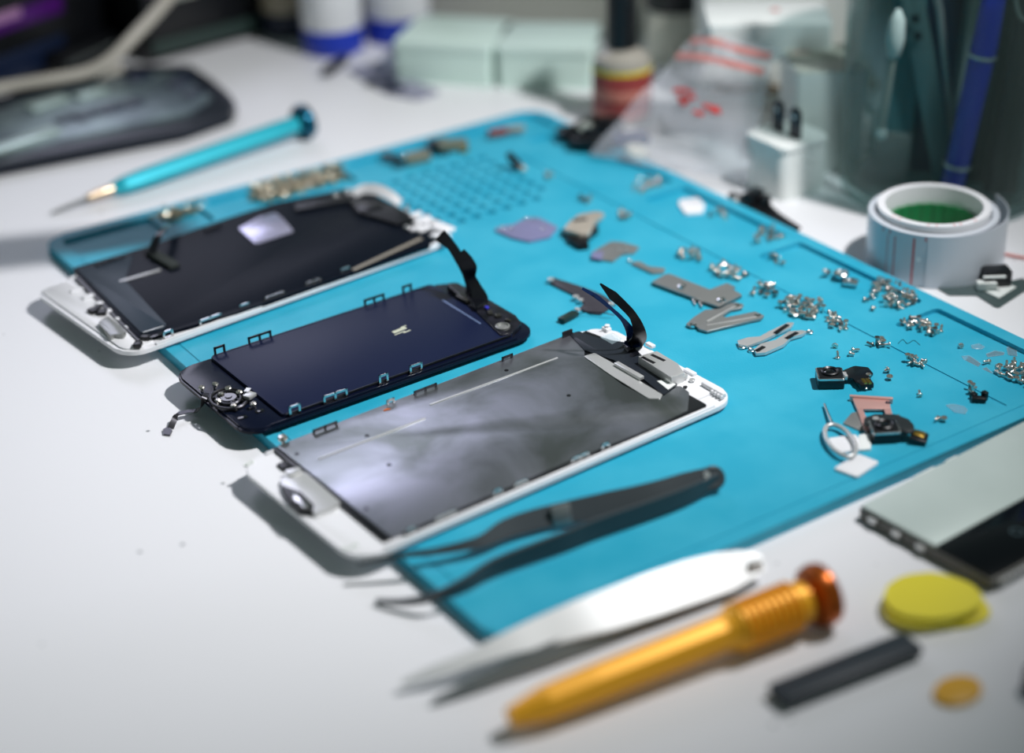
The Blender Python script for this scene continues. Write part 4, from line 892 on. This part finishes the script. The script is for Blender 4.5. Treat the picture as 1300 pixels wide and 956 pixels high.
# loose tail of the tape
P = []
for k in range(15):
    t = math.radians(-140 + k * 9.5); rr = Rr + .6 + (k / 14) ** 2 * 5
    P.append((c.x + rr * math.cos(t), c.y + rr * math.sin(t), HT / 2 + .2))
q = MB(); q.ribbon(P, HT, .3, (0, 0, 1), sn=2); q.build('loose_tail', TAPEM, r)
ang_of = lambda px: None
def onroll(px, py):
    """angle on the roll that this pixel meets"""
    best = None
    for k in range(360):
        t = math.radians(k); p_ = Vector((c.x + Rr * math.cos(t), c.y + Rr * math.sin(t), 10)); n2 = Vector((math.cos(t), math.sin(t), 0))
        if n2.dot(CAM - p_) < 0: continue
        d_ = p_ - CAM; X = CX + F * d_.dot(CAMX) / -d_.dot(CAMZ)
        if best is None or abs(X - px) < best[0]: best = (abs(X - px), t)
    return best[1]
q = MB()
for px, z0, z1, w_ in ((1159, .5, 19, .7), (1135, .5, 18, .45), (1126, .5, 18, .3), (1172, HT + .0, HT + .05, .5)):
    t = onroll(px, 0)
    if z1 > HT: continue
    R2 = Rr + .06
    a0, a1 = t - w_ / 2 / R2, t + w_ / 2 / R2
    vs = [(c.x + R2 * math.cos(a0), c.y + R2 * math.sin(a0), z0), (c.x + R2 * math.cos(a1), c.y + R2 * math.sin(a1), z0), (c.x + R2 * math.cos(a1), c.y + R2 * math.sin(a1), z1), (c.x + R2 * math.cos(a0), c.y + R2 * math.sin(a0), z1)]
    k0 = len(q.v); q.v += [Vector(v) for v in vs]; q.f.append([k0, k0 + 1, k0 + 2, k0 + 3]); q.mi.append(0); q.sm.append(False)
for px in (1173, 1186, 1214, 1224, 1246, 1120, 1128):
    t = onroll(px, 0); q.box((c.x + (Rr - 4.6) * math.cos(t), c.y + (Rr - 4.6) * math.sin(t), HT + 2.5), (1.6, .35, .12), rz=t)
    q.box((c.x + (Rr + .02) * math.cos(t), c.y + (Rr + .02) * math.sin(t), HT - 1.4), (.15, .45, 1.4), rz=t)
q.build('red_tick_mark', RED, r)
q = MB()
for px, pz in ((1166, 11), (1206, 11), (1241, 12)):
    t = onroll(px, 0); q.lathe([(.95, 0), (0, .12)], (c.x + Rr * math.cos(t), c.y + Rr * math.sin(t), pz), (math.cos(t), math.sin(t), 0.001), n=16)
q.build('round_dot', WHITE, r)
# dark film frames and connector by the roll
r = thing('adhesive_film', 'grey translucent film frame and square label lying in front of the tape roll', 'film frame', tuple(at(1230, 378, 0)))
o_ = pp([(1188, 364), (1232, 352), (1262, 362), (1300, 352), (1308, 364), (1268, 390), (1262, 388), (1240, 374), (1205, 374)], .6); q = MB(); q.prism(fillet(o_, 1), .1, .6, .1); q.build('frame_film', mat('grey_film', (84, 100, 100), .3, metal=.3), r)
i_ = pp([(1244, 366), (1268, 356), (1290, 364), (1268, 378)], .9); q = MB(); q.prism(i_, .6, .9); q.build('pale_window', WHITE2, r)
r = thing('connector_block', 'small black connector with a white stripe touching the tape roll', 'connector', tuple(at(1262, 356, 0)))
q = MB(); q.box(at(1264, 350, 4), (10, 7, 6), rz=-.5, bev=.5); q.build('connector_body', BLACKP, r)
q = MB(); q.bar(at(1248, 352, 6.6), at(1277, 351, 6.6), 1.2, .8, bev=.2); q.box(at(1252, 362, 2), (7, 4, 3), rz=-.5, bev=.4); q.build('white_stripe', WHITE2, r)
q = MB(); q.ribbon([at(1275, 322, .8), at(1290, 325, .8), at(1320, 330, .8)], 1.5, .4, (.3, 1, 0)); solo(q, 'thin_strip', PALERED, 'thin pale red strip running off to the right of the tape roll', 'strip', tuple(at(1285, 324, 0)))
# black ribbon behind mat's edge
r = thing('flex_cable', 'crumpled black flex cable lying along the far edge of the mat below the charger', 'flex cable', tuple(at(960, 262, 0)))
q = MB(); q.ribbon([at(927, 246, 2.5), at(942, 253, 3), at(965, 262, 3), (at(985, 274, 2)), at(1014, 291, 1.5)], [3, 6, 7, 4, 2.5], .8, (.7, -.6, .2)); q.build('cable_strip', BLACKP, r)
q = MB(); q.box(at(956, 248, 6), (10, 5, 4), rz=.3, bev=1); q.box(at(972, 254, 5), (6, 4, 3), rz=.9, bev=.8); q.build('cable_connector', BLACKP, r)
q = MB(); q.sphere(at(934, 254, 4.6), 1.3); q.build('metal_tip', SATIN, r)
# white charger with two prongs
cc = at(992, 258, 0); th_ = math.radians(-17)
L_ = at(950, 232, 3); M_ = at(990, 264, 0); R_ = at(1040, 240, 2)
e_a = (at(1040, 178, 24) - at(995, 191, 24)); e_b = (at(948, 172, 24) - at(995, 191, 24))
r = thing('power_adapter', 'white power adapter standing on end with two metal prongs upward', 'charger', tuple(cc), math.atan2(e_a.y, e_a.x))
wa = 25; wb = 25; HH = 21.5
q = MB(); q.prism(fillet(rect(0, wa, 0, wb), 4.5, 5), 0, HH, .8); q.build('adapter_body', WHITE2, r, local=True)
q = MB(); q.prism(fillet(rect(-.5, wa + .5, -.5, wb + .5), 5, 5), HH - .2, HH + 1.8, .8); q.build('end_cap', WHITE2, r, local=True)
for k, (x, y) in enumerate(((12.0, 17.8), (12.0, 7.2))):
    q = MB(); q.box((x, y, HH + 7), (1.8, 6.0, 12), bev=.4); q.prism([(0, 0)] * 0 or rect(x - .9, x + .9, y - 2, y + 2), HH + 12.5, HH + 14.5, .5); q.build('prong', DSTEEL, r, local=True)
    q = MB(); q.lathe([(1.0, 0), (1.0, .15), (0, .15)], (x - .95, y, HH + 11), (-1, 0, 0.001), n=14); q.build('prong_hole', SATIN, r, local=True)
# more white blocks behind
def wbox(name, label, px, py, z, size, rz, m_=WHITE2, parts=()):
    c_ = at(px, py, z); r_ = thing(name, label, 'box', tuple(c_), rz)
    q_ = MB(); q_.prism(fillet(rect(-size[0] / 2, size[0] / 2, -size[1] / 2, size[1] / 2), 2.5), 0, size[2], .8); q_.build('box_body', m_, r_, local=True)
    for nm_, mm_, cb, db_ in parts:
        q_ = MB(); q_.box(cb, db_, bev=.3); q_.build(nm_, mm_, r_, local=True)
    return r_
rb = -.62
wbox('adapter_box', 'tall white adapter block standing close behind the pronged charger', 1040, 200, 0, (30, 34, 44), rb + .1, WHITE2, (('top_lid', CREAM, (0, 0, 44.3), (29, 33, .8)), ('red_mark', PALERED, (-8, 8, 44.8), (8, 1, .4))))
wbox('adapter_box', 'lower white adapter block next to the glass jar', 1068, 196, 0, (22, 24, 22), rb, WHITE2, (('seam', LGREY, (0, 0, 13), (22.6, 24.6, .6)),))
wbox('packing_box', 'large white carton with a brown lid seam behind the clear bag', 985, 112, 0, (74, 42, 52), rb, mat('white_card', (226, 230, 226), .6), (('lid_seam', mat('brown_seam', (150, 132, 110), .6), (6, -3, 8), (76, 43, 3)),))
wbox('packing_box', 'small white box with a red dot on top of the large carton', 972, 62, 40, (52, 34, 16), rb, WHITE2)
q = MB(); q.lathe([(2.0, 0), (0, .3)], at(984, 12, 56.5) , n=16); solo(q, 'round_sticker', PALERED, 'tiny round pale red sticker on the small white box', 'sticker', tuple(at(984, 12, 56.5)))
q = MB(); q.box(at(1052, 92, 20), (24, 12, 16), rz=rb, bev=2); solo(q, 'cream_wedge', mat('pale_yellow_plastic', (206, 208, 170), .6), 'pale yellow plastic wedge between the white blocks and the glass jar', 'plastic piece', tuple(at(1052, 92, 20) - Vector((0, 0, 8))))
# flux bottle
bc = at(790, 150, 0); r = thing('flux_bottle', 'small bottle with a black cap, yellow stripe and maroon label behind the mat', 'bottle', tuple(bc))
rb_ = (at(828, 120, 12) - at(754, 120, 12)).length / 2
q = MB(); q.lathe([(rb_ * .93, 0), (rb_, 1.5), (rb_, 26), (rb_ * .94, 29.5), (rb_ * .6, 33), (rb_ * .45, 34), (rb_ * .45, 36)], bc, n=40); q.build('bottle_body', AMBER, r)
q = MB(); q.lathe([(rb_ + .15, 3), (rb_ + .25, 3.2), (rb_ + .25, 23.8), (rb_ + .15, 24)], bc, n=40, cap=False); q.build('maroon_label', LABEL, r)
q = MB(); q.lathe([(rb_ + .3, 24), (rb_ + .4, 24.1), (rb_ + .4, 25.9), (rb_ + .3, 26)], bc, n=40, cap=False); q.build('yellow_stripe', YSTR, r)
q = MB(); q.lathe([(rb_ + .3, 12), (rb_ + .35, 12.1), (rb_ + .35, 16.9), (rb_ + .3, 17)], bc, n=40, cap=False); q.lathe([(rb_ + .3, 4), (rb_ + .35, 4.1), (rb_ + .35, 6.4), (rb_ + .3, 6.5)], bc, n=40, cap=False); q.build('label_print_band', LABELT, r)
q = MB(); q.lathe([(rb_ * .5, 34.5), (rb_ * .54, 35), (rb_ * .5, 68), (rb_ * .4, 69)], bc, n=32); q.build('cap', BLACKP, r)
# ziplock bag: pillow of clear film leaning on the carton
r = thing('zip_bag', 'crumpled clear zip bag with two red lines, leaning against the white blocks', 'bag', tuple(at(850, 210, 0)))
def bag_pt(u_, v_, side_):
    # corners: lower-left, lower-right, upper-right, upper-left
    A1 = at(748, 196, 5); B1 = at(948, 232, 6); C1 = at(985, 62, 52); D1 = at(884, 40, 50)
    p_ = A1.lerp(B1, u_).lerp(D1.lerp(C1, u_), v_)
    nrm = (B1 - A1).cross(D1 - A1).normalized()
    if nrm.z < 0: nrm = -nrm
    puff = math.sin(math.pi * u_) ** .6 * math.sin(math.pi * min(1, v_ * 1.0)) ** .7 * 5.5
    wr = .9 * math.sin(9 * u_ + 5 * v_) + .7 * math.sin(17 * v_ - 6 * u_) + .5 * math.sin(23 * u_ + 3)
    return p_ + nrm * (side_ * (puff + .15) + wr * (1 if 0 < v_ < 1 else .3))
q = MB(); NU, NV = 28, 28
for s_ in (1, -1):
    k0 = len(q.v)
    for j in range(NV + 1):
        for i in range(NU + 1): q.v.append(bag_pt(i / NU, j / NV, s_))
    for j in range(NV):
        for i in range(NU):
            a = k0 + j * (NU + 1) + i; q.f.append([a, a + 1, a + NU + 2, a + NU + 1]); q.mi.append(0); q.sm.append(True)
q.build('film_pouch', CLEAR, r)
q = MB(); q.ribbon([bag_pt(u_, .93, 1.3) for u_ in (0.02, .3, .6, .97)], 3.0, .3, tuple(bag_pt(.5, .95, 0) - bag_pt(.5, .85, 0)));
q.ribbon([bag_pt(u_, .80, 1.3) for u_ in (0.02, .3, .6, .95)], 3.0, .3, tuple(bag_pt(.5, .95, 0) - bag_pt(.5, .85, 0))); q.build('red_line', PALERED, r)
q = MB()
for k in range(16):
    u_ = random.uniform(.28, .72); v_ = .5 - .25 * (u_ - .3) + random.uniform(-.07, .07); p_ = bag_pt(u_, v_, 1.25); d_ = (bag_pt(u_ + .02, v_, 1.25) - p_).normalized(); d2_ = (bag_pt(u_, v_ + .02, 1.25) - p_).normalized()
    R3 = Matrix((d_, d2_, d_.cross(d2_))).transposed().to_3x3(); q.box(p_, (random.uniform(2, 5), random.uniform(1, 2), .2), R=R3)
q.build('red_print', RED, r)
# small parts seen in the bag's lower corner
r = thing('coil_part', 'round pale and navy part inside the lower corner of the clear bag', 'component', tuple(at(805, 200, TOP)))
q = MB(); q.lathe([(5, 0), (5, 3), (3, 4), (0, 4)], at(807, 197, TOP + 1), (.1, -.3, 1), n=24); q.build('pale_disc', CREAM, r)
q = MB(); q.box(at(800, 176, TOP + 3), (16, 9, 4), rz=-.4, bev=1); q.build('navy_part', mat('navy_plastic', (34, 44, 92), .4), r)
# dark clutter between bottle and mat
r = thing('cable_clip', 'crumpled black clip and ribbon lying between the bottle and the mat corner', 'clip', tuple(at(750, 175, 0)))
q = MB(); q.box(at(748, 160, 9), (13, 9, 6), rz=.3, bev=1.5); q.box(at(728, 168, 6), (14, 10, 5), rz=-.3, bev=1.5); q.box(at(752, 180, 6.5), (18, 9, 4), rz=-.9, bev=1.2); q.box(at(768, 160, 8), (16, 8, 8), rz=-.5, bev=1.5); q.build('clip_body', BLACKP, r)
q = MB(); q.tube([at(736, 165, 12), at(742, 158, 14), at(750, 160, 13)], 1.3, smoothn=4); q.build('metal_spring', LGREY, r)

# ------------------------------------------------------------------ glass jar of tools
jc = at(1195, 232, 0); jl = at(1068, 215, 6); JR = 42.0
jc = Vector((jc.x, jc.y, 0))
def projx(p_): d_ = Vector(p_) - CAM; return CX + F * d_.dot(CAMX) / -d_.dot(CAMZ), CY - F * d_.dot(CAMY) / -d_.dot(CAMZ)
# place the jar so that its left side meets x=1068 and its foot y=275
best = None
for X_ in range(280, 400, 2):
    for Y_ in range(90, 230, 2):
        cen = Vector((X_, Y_, 0)); dv = (cen - CAM); dv.z = 0; dv.normalize(); rt = Vector((dv.y, -dv.x, 0))
        lx_ = projx(cen - rt * JR + Vector((0, 0, 30)))[0]; fy = projx(cen - dv * JR)[1]
        s_ = abs(lx_ - 1067) + abs(fy - 292)
        if best is None or s_ < best[0]: best = (s_, cen)
jc = best[1]; print('jar', best)
r = thing('glass_jar', 'large clear glass jar crowded with hand tools behind the tape roll', 'jar', tuple(jc))
JH = 118
q = MB(); q.lathe([(0, .2), (JR - 6, .2), (JR - 1.5, 2), (JR, 7), (JR, JH), (JR - .8, JH + .8), (JR - 1.8, JH), (JR - 1.8, 9), (JR - 4, 5.5), (JR - 9, 4.5), (0, 4.5)], jc, n=72); q.build('jar_glass', GLASS, r)
dv = (jc - CAM); dv.z = 0; dv.normalize(); rt = Vector((dv.y, -dv.x, 0))
def J(a, b, z): return jc + rt * a - dv * b + Vector((0, 0, z))     # a to the right, b towards the viewer
def tool(name, label, cat, parts, foot):
    r_ = thing(name, label, cat, tuple(foot))
    for nm_, m_, fn in parts: q_ = MB(); fn(q_); q_.build(nm_, m_, r_)
tool('ballpoint_pen', 'translucent blue pen with bright rings standing in the jar', 'pen', (
    ('pen_barrel', BLUEC, lambda q: q.tube([J(4, 22, 8), J(12, 20, 70), J(18, 16, 132)], [4.6, 5.0, 3.6], n=20)),
    ('pen_ring', SATIN, lambda q: [q.lathe([(5.3, 0), (5.5, .6), (5.3, 1.4)], J(4 + 8 * k, 22 - 2 * k, 8 + 62 * k), J(12, 20, 70) - J(4, 22, 8), n=24, cap=False) for k in (.18, .9)])), J(4, 22, 5))
tool('flat_tool', 'wide grey steel blade leaning left to right in the middle of the jar', 'tool', (
    ('blade', TEALGREY, lambda q: q.bar(J(2, 12, 8), J(-26, 4, 118), 9, 1.2, up=(-dv.x, -dv.y, 0), bev=.3)),
    ('blade_slot', BLACKP, lambda q: [q.bar(J(-13 - k, 9.6, 66 + 5 * k), J(-14 - k, 9.4, 69 + 5 * k), 3, .4, up=(-dv.x, -dv.y, 0)) for k in (0, 1.4)])), J(2, 12, 5))
tool('flat_tool', 'thin dark steel needle tool crossing behind the blue pen', 'tool', (
    ('needle', STEEL2, lambda q: q.tube([J(6, 6, 8), J(-6, 8, 78), J(-20, 6, 128)], [1.2, 1.5, 2.2], n=10)),
    ('needle_grip', DARKB, lambda q: q.tube([J(-20, 6, 124), J(-30, 4, 150)], 3.5, n=12))), J(6, 6, 5))
tool('cotton_swab', 'off-white cotton swab with a fluffy head near the left side of the jar', 'swab', (
    ('swab_stick', LGREY, lambda q: q.tube([J(-25, 17, 30), J(-22, 17, 64)], 1.6, n=10)),
    ('swab_head', WHITE2, lambda q: q.lathe([(1, 0), (2.5, 2), (3.6, 8), (3.0, 16), (1, 20), (0, 20.5)], J(-22, 17, 60), (0.05, 0, 1), n=20)),
    ('swab_tip', WHITE2, lambda q: q.lathe([(0, 0), (2.2, 2), (2.4, 4), (1.2, 7)], J(-25, 17, 26), (0.05, 0, 1), n=16))), J(-25, 17, 20))
tool('brush', 'teal handled flat brush leaning at the left of the jar', 'brush', (
    ('brush_handle', mat('muted_teal', (60, 110, 116), .5), lambda q: q.bar(J(-20, 6, 6), J(-16, -4, 130), 13, 3, up=(-dv.x, -dv.y, 0), bev=.8)),
    ('bristles', GREYP, lambda q: q.bar(J(-21, 7, 5), J(-20.4, 6, 26), 15, 4, up=(-dv.x, -dv.y, 0), bev=.5))), J(-20, 6, 5))
tool('file_tool', 'dark navy flat file standing at the back of the jar', 'file', (
    ('file_body', DARKB, lambda q: q.bar(J(-8, -6, 5), J(-4, -16, 135), 18, 3, up=(-dv.x, -dv.y, 0), bev=.8)),
    ('file_edge', TEALGREY, lambda q: q.bar(J(2, -6, 5), J(6, -16, 135), 2, 3.4, up=(-dv.x, -dv.y, 0), bev=.3))), J(-8, -6, 5))
tool('file_tool', 'dark green-grey flat file standing behind the blue pen', 'file', (
    ('file_body', mat('dark_green_grey', (34, 52, 50), .45), lambda q: q.bar(J(16, 2, 5), J(24, -10, 135), 20, 3, up=(-dv.x, -dv.y, 0), bev=.8)),
    ('file_edge', GREYP, lambda q: q.bar(J(27, 2, 5), J(35, -10, 135), 3, 3.6, up=(-dv.x, -dv.y, 0), bev=.3))), J(16, 2, 5))
tool('pliers', 'black pliers handles crossing at the right of the jar', 'pliers', (
    ('handle', BLACKP, lambda q: (q.tube([J(20, 12, 6), J(24, 10, 60), J(30, 6, 125)], 4, n=12), q.tube([J(26, 12, 6), J(28, 8, 60), J(20, 4, 125)], 4, n=12))),
    ('wire_loop', LGREY, lambda q: q.tube([J(24, 22, 100), J(21, 22, 92), J(24, 20, 80), J(31, 16, 78)], .7, n=8, smoothn=5))), J(24, 12, 5))
tool('steel_rule', 'grey steel rule leaning at the far right of the jar', 'rule', (
    ('rule_blade', TEALGREY, lambda q: q.bar(J(30, 8, 6), J(33, -2, 130), 8, 1, up=(-dv.x, -dv.y, 0), bev=.2)),), J(30, 8, 5))

# ================================================================== things at the back, far from focus
# mint boxes
def mint(label, a, b, depth, rzextra=0):
    A_ = at(*a, 0); B_ = at(*b, 0); d_ = (B_ - A_); ang = math.atan2(d_.y, d_.x)
    r_ = thing('storage_box', label, 'box', tuple(A_), ang); l_ = d_.length
    q_ = MB(); q_.prism(fillet(rect(0, l_, 0, depth), 2.5), 0, 17, .8); q_.build('box_base', MINT, r_, local=True)
    q_ = MB(); q_.prism(fillet(rect(-.6, l_ + .6, -.6, depth + .6), 3), 17, 20, .9); q_.build('lid', mat('pale_mint_lid', (206, 228, 220), .45), r_, local=True)
mint('pale mint plastic box, the nearer to the blue-based bottles', (502, 104), (624, 112), 44)
mint('pale mint plastic box, the one beside the maroon-label bottle', (632, 112), (752, 114), 40)
# olive trimmed tray behind
c = at(690, 30, 22); r = thing('parts_tray', 'grey-white tray with an olive rim behind the mint boxes', 'tray', tuple(at(700, 28, 0)), -.95)
q = MB(); q.prism(fillet(rect(-70, 60, -8, 60), 4), 0, 22, 1); q.build('tray_body', mat('tray_grey', (176, 178, 168), .6), r, local=True)
q = MB(); q.box((-5, -8, 23), (130, 4, 3), bev=1); q.box((-5, 60, 23), (130, 4, 3), bev=1); q.build('rim', OLIVE, r, local=True)
q = MB(); q.box((-5, 20, 23), (120, 14, 5), bev=1); q.build('grey_band', LGREY, r, local=True)
# white jar with black lid
bc = at(856, 72, 0); r = thing('cream_jar', 'white tub with a black lid behind the clear bag', 'tub', tuple(bc))
q = MB(); q.lathe([(13, 0), (14, 2), (14, 24), (12, 27)], bc, n=36); q.build('tub_body', CREAM, r)
q = MB(); q.lathe([(14.5, 26), (15, 27), (15, 44), (14, 45)], bc, n=36); q.build('lid', BLACKP, r)
# bottles with blue bases
for i, (x, y, rr, lb) in enumerate(((424, 62, 15.5, 'pale spray can with a royal blue base, the nearer of the two at the back'), (506, 46, 17, 'pale spray can with a royal blue base, beside the mint box'), (368, 40, 14, 'dim beige can standing beside the dark clutter at the back'))):
    bc = at(x, y, 0); r = thing('spray_can', lb, 'can', tuple(bc))
    q = MB(); q.lathe([(rr * .95, 0), (rr, 1), (rr, 13), (rr * .99, 13.2)], bc, n=36); q.build('base_band', BLUEP if i < 2 else DARKB, r)
    q = MB(); q.lathe([(rr * .99, 13), (rr, 13.3), (rr, 90), (rr * .6, 100), (rr * .3, 104)], bc, n=36); q.build('can_body', mat('pale_can', (226, 228, 230), .4) if i < 2 else mat('beige_can', (150, 142, 122), .5), r)
# small dark things in front of the blue cans
r = thing('small_tool', 'blurred dark clip lying in front of the blue-based cans', 'clip', tuple(at(425, 88, 0)))
q = MB(); q.bar(at(412, 92, 3), at(440, 72, 5), 5, 4, bev=1.5); q.build('clip_body', BLACKP, r)
r = thing('parts_bag', 'grey film scrap with dark pieces lying before the mint box', 'bag', tuple(at(490, 104, 0)))
q = MB(); q.prism(fillet(pp([(440, 88), (480, 78), (520, 100), (560, 116), (530, 126), (490, 118)], 1), 3), .1, 1, .2); q.build('film', mat('dull_film', (140, 142, 160), .4), r)
q = MB(); q.box(at(484, 104, 2), (14, 5, 3), rz=-.7, bev=1); q.box(at(502, 112, 2), (9, 4, 3), rz=-.4, bev=1); q.build('dark_piece', DARKB, r)
# opened phone body at upper left
A_ = at(296, 128, 7); r = thing('phone_chassis', 'opened black phone chassis with exposed grey innards at the upper left', 'phone chassis', tuple(at(120, 150, 0)))
o_ = pp([(299, 126), (292, 137), (232, 158), (222, 160), (0, 202), (-120, 228), (-180, 170), (0, 118), (95, 88), (150, 78), (240, 77), (268, 95), (290, 114)], 8)
q = MB(); q.prism(fillet(o_, 2.5, 3), .5, 6.0, .6); q.build('outer_shell', mat('graphite_shell', (28, 34, 44), .35, metal=.3), r)
o_ = pp([(268, 120), (240, 140), (60, 178), (-60, 205), (-100, 165), (40, 122), (150, 92), (225, 88)], 8.5)
q = MB(); q.prism(fillet(o_, 2, 3), 6.0, 7.4, .4); q.build('inner_plate', mat('mottled_grey_board', (122, 140, 142), .4, metal=.3, noise=(84, 98, 106), scale=40), r)
q = MB()
for x, y, a, b in ((175, 98, 13, 8), (230, 105, 14, 7), (170, 130, 9, 7), (140, 138, 12, 7), (112, 146, 13, 6), (85, 150, 12, 5), (230, 92, 8, 5), (245, 118, 10, 6)):
    q.box(at(x, y, 8), (a, b, 1.4), rz=.25, bev=.4)
q.build('dark_component', DARKB, r)
for x, y, a, b in ((30, 178, 34, 9), (60, 130, 20, 9), (115, 118, 16, 8)):
    q = MB(); q.box(at(x, y, 8.2), (a, b, 1.6), rz=.22, bev=.5); q.build('silver_cover', mat('silver_cover', (176, 196, 190), .35, metal=.4), r)
# white cable arching over it
q = MB(); q.tube([at(-90, 130, 12), at(0, 112, 12), at(60, 102, 13), at(110, 92, 14), at(140, 76, 18), at(170, 46, 26), at(205, 8, 34), at(230, -25, 40)], 3.0, smoothn=6, n=14)
solo(q, 'charging_cable', mat('grey_white_cable', (176, 172, 162), .5), 'grey-white cable arching over the opened phone chassis', 'cable', tuple(at(60, 102, 0)))
r = thing('cable_plug', 'small pale plug lying on the opened phone chassis beneath the cable', 'plug', tuple(at(135, 90, 7.4)), .25)
q = MB(); q.box(at(135, 90, 10), (16, 8, 5), rz=.3, bev=1.5); q.build('plug_body', mat('grey_white_cable', (176, 172, 162), .5), r)
# dark clutter at the upper left
def clutter(name, label, cat, px, py, size, rz, m_, extras=()):
    c_ = at(px, py, 0); r_ = thing(name, label, cat, tuple(c_), rz)
    q_ = MB(); q_.box((0, 0, size[2] / 2 + .2), size, bev=2.5); q_.build('casing', m_, r_, local=True)
    for nm_, mm_, cb, db_ in extras:
        q_ = MB(); q_.box(cb, db_, bev=min(db_) * .3); q_.build(nm_, mm_, r_, local=True)
DK = mat('near_black_casing', (6, 8, 12), .4)
clutter('power_supply', 'large near-black equipment casing with purple panel at the upper left', 'equipment', 34, 76, (128, 60, 62), .38, DK, (('purple_panel', PURPLE, (-26, -30.4, 34), (56, 1.2, 9)), ('pale_label', mat('mauve_label', (150, 110, 150), .5), (-34, -31.1, 37), (18, .8, 5)), ('blue_panel', mat('deep_blue_panel', (10, 24, 50), .4), (-30, -30.4, 12), (60, 1.0, 14)), ('grey_rail', GREYP, (-10, -30, 62.5), (100, 5, 2))))
clutter('equipment_box', 'near-black instrument with a pale knob behind the cable', 'equipment', 240, 50, (72, 44, 52), .1, DK, (('pale_knob', LGREY, (-12, -22.5, 34), (14, 2, 8)), ('violet_knob', mat('mauve_knob', (130, 90, 130), .4), (-30, -22.5, 40), (8, 2, 8)), ('lower_rail', mat('dark_green_rail', (36, 54, 50), .5), (-2, -23, 8), (64, 2.5, 7)), ('blue_panel', mat('deep_blue_panel', (10, 24, 50), .4), (20, -22.4, 34), (26, 1, 12))))
clutter('equipment_box', 'near-black flat block lying right behind the opened phone chassis', 'equipment', 112, 78, (58, 20, 13), .5, DK, (('block_seam', GREYP, (0, -10.1, 8), (54, .6, .8)),))
clutter('equipment_box', 'near-black low box beside the dim beige can', 'equipment', 322, 14, (56, 36, 44), -.4, DK, (('side_rail', mat('dark_green_rail', (36, 54, 50), .5), (0, -18.5, 6), (52, 2, 5)),))
clutter('equipment_box', 'dark blue-green box half hidden behind the cans', 'equipment', 395, 12, (90, 40, 24), -.5, mat('dark_green_box', (26, 42, 44), .5), (('box_seam', GREYP, (0, -20.2, 14), (86, .8, 1.2)),))
clutter('equipment_box', 'grey-white instrument case at the back beyond the mint boxes', 'equipment', 590, -62, (100, 50, 76), -.7, mat('dim_grey_case', (120, 124, 118), .6), (('case_rail', GREYP, (0, -25.5, 12), (92, 2, 6)),))
clutter('equipment_box', 'cream instrument case at the back between bottle cap and cartons', 'equipment', 850, -52, (105, 46, 88), -.68, mat('cream_case', (186, 188, 176), .6), (('case_seam', GREYP, (0, -23.3, 30), (103, 1, 1.5)),))
clutter('equipment_box', 'grey case standing behind the glass jar', 'equipment', 1130, -24, (112, 46, 112), -.68, mat('mid_grey_case', (110, 122, 118), .6), (('case_seam', GREYP, (0, -23.3, 60), (110, 1, 1.5)),))
# added arm, out of view, placed to shade the mat's left corner
r = thing('shading_arm', 'jointed dark arm added outside the picture to shade the mat corner', 'shading arm', (-330, 430, 0))
q = MB(); q.box((-330, 430, 9), (60, 60, 18), bev=3); q.build('clamp_base', BLACKTW, r)
q = MB(); q.tube([(-330, 430, 15), (-304, 376, 200)], 8, n=16); q.build('lower_arm', BLACKTW, r)
q = MB(); q.bar((-306, 372, 190), (124, 208, 132), 22, 7, bev=2); q.build('upper_arm', BLACKTW, r)
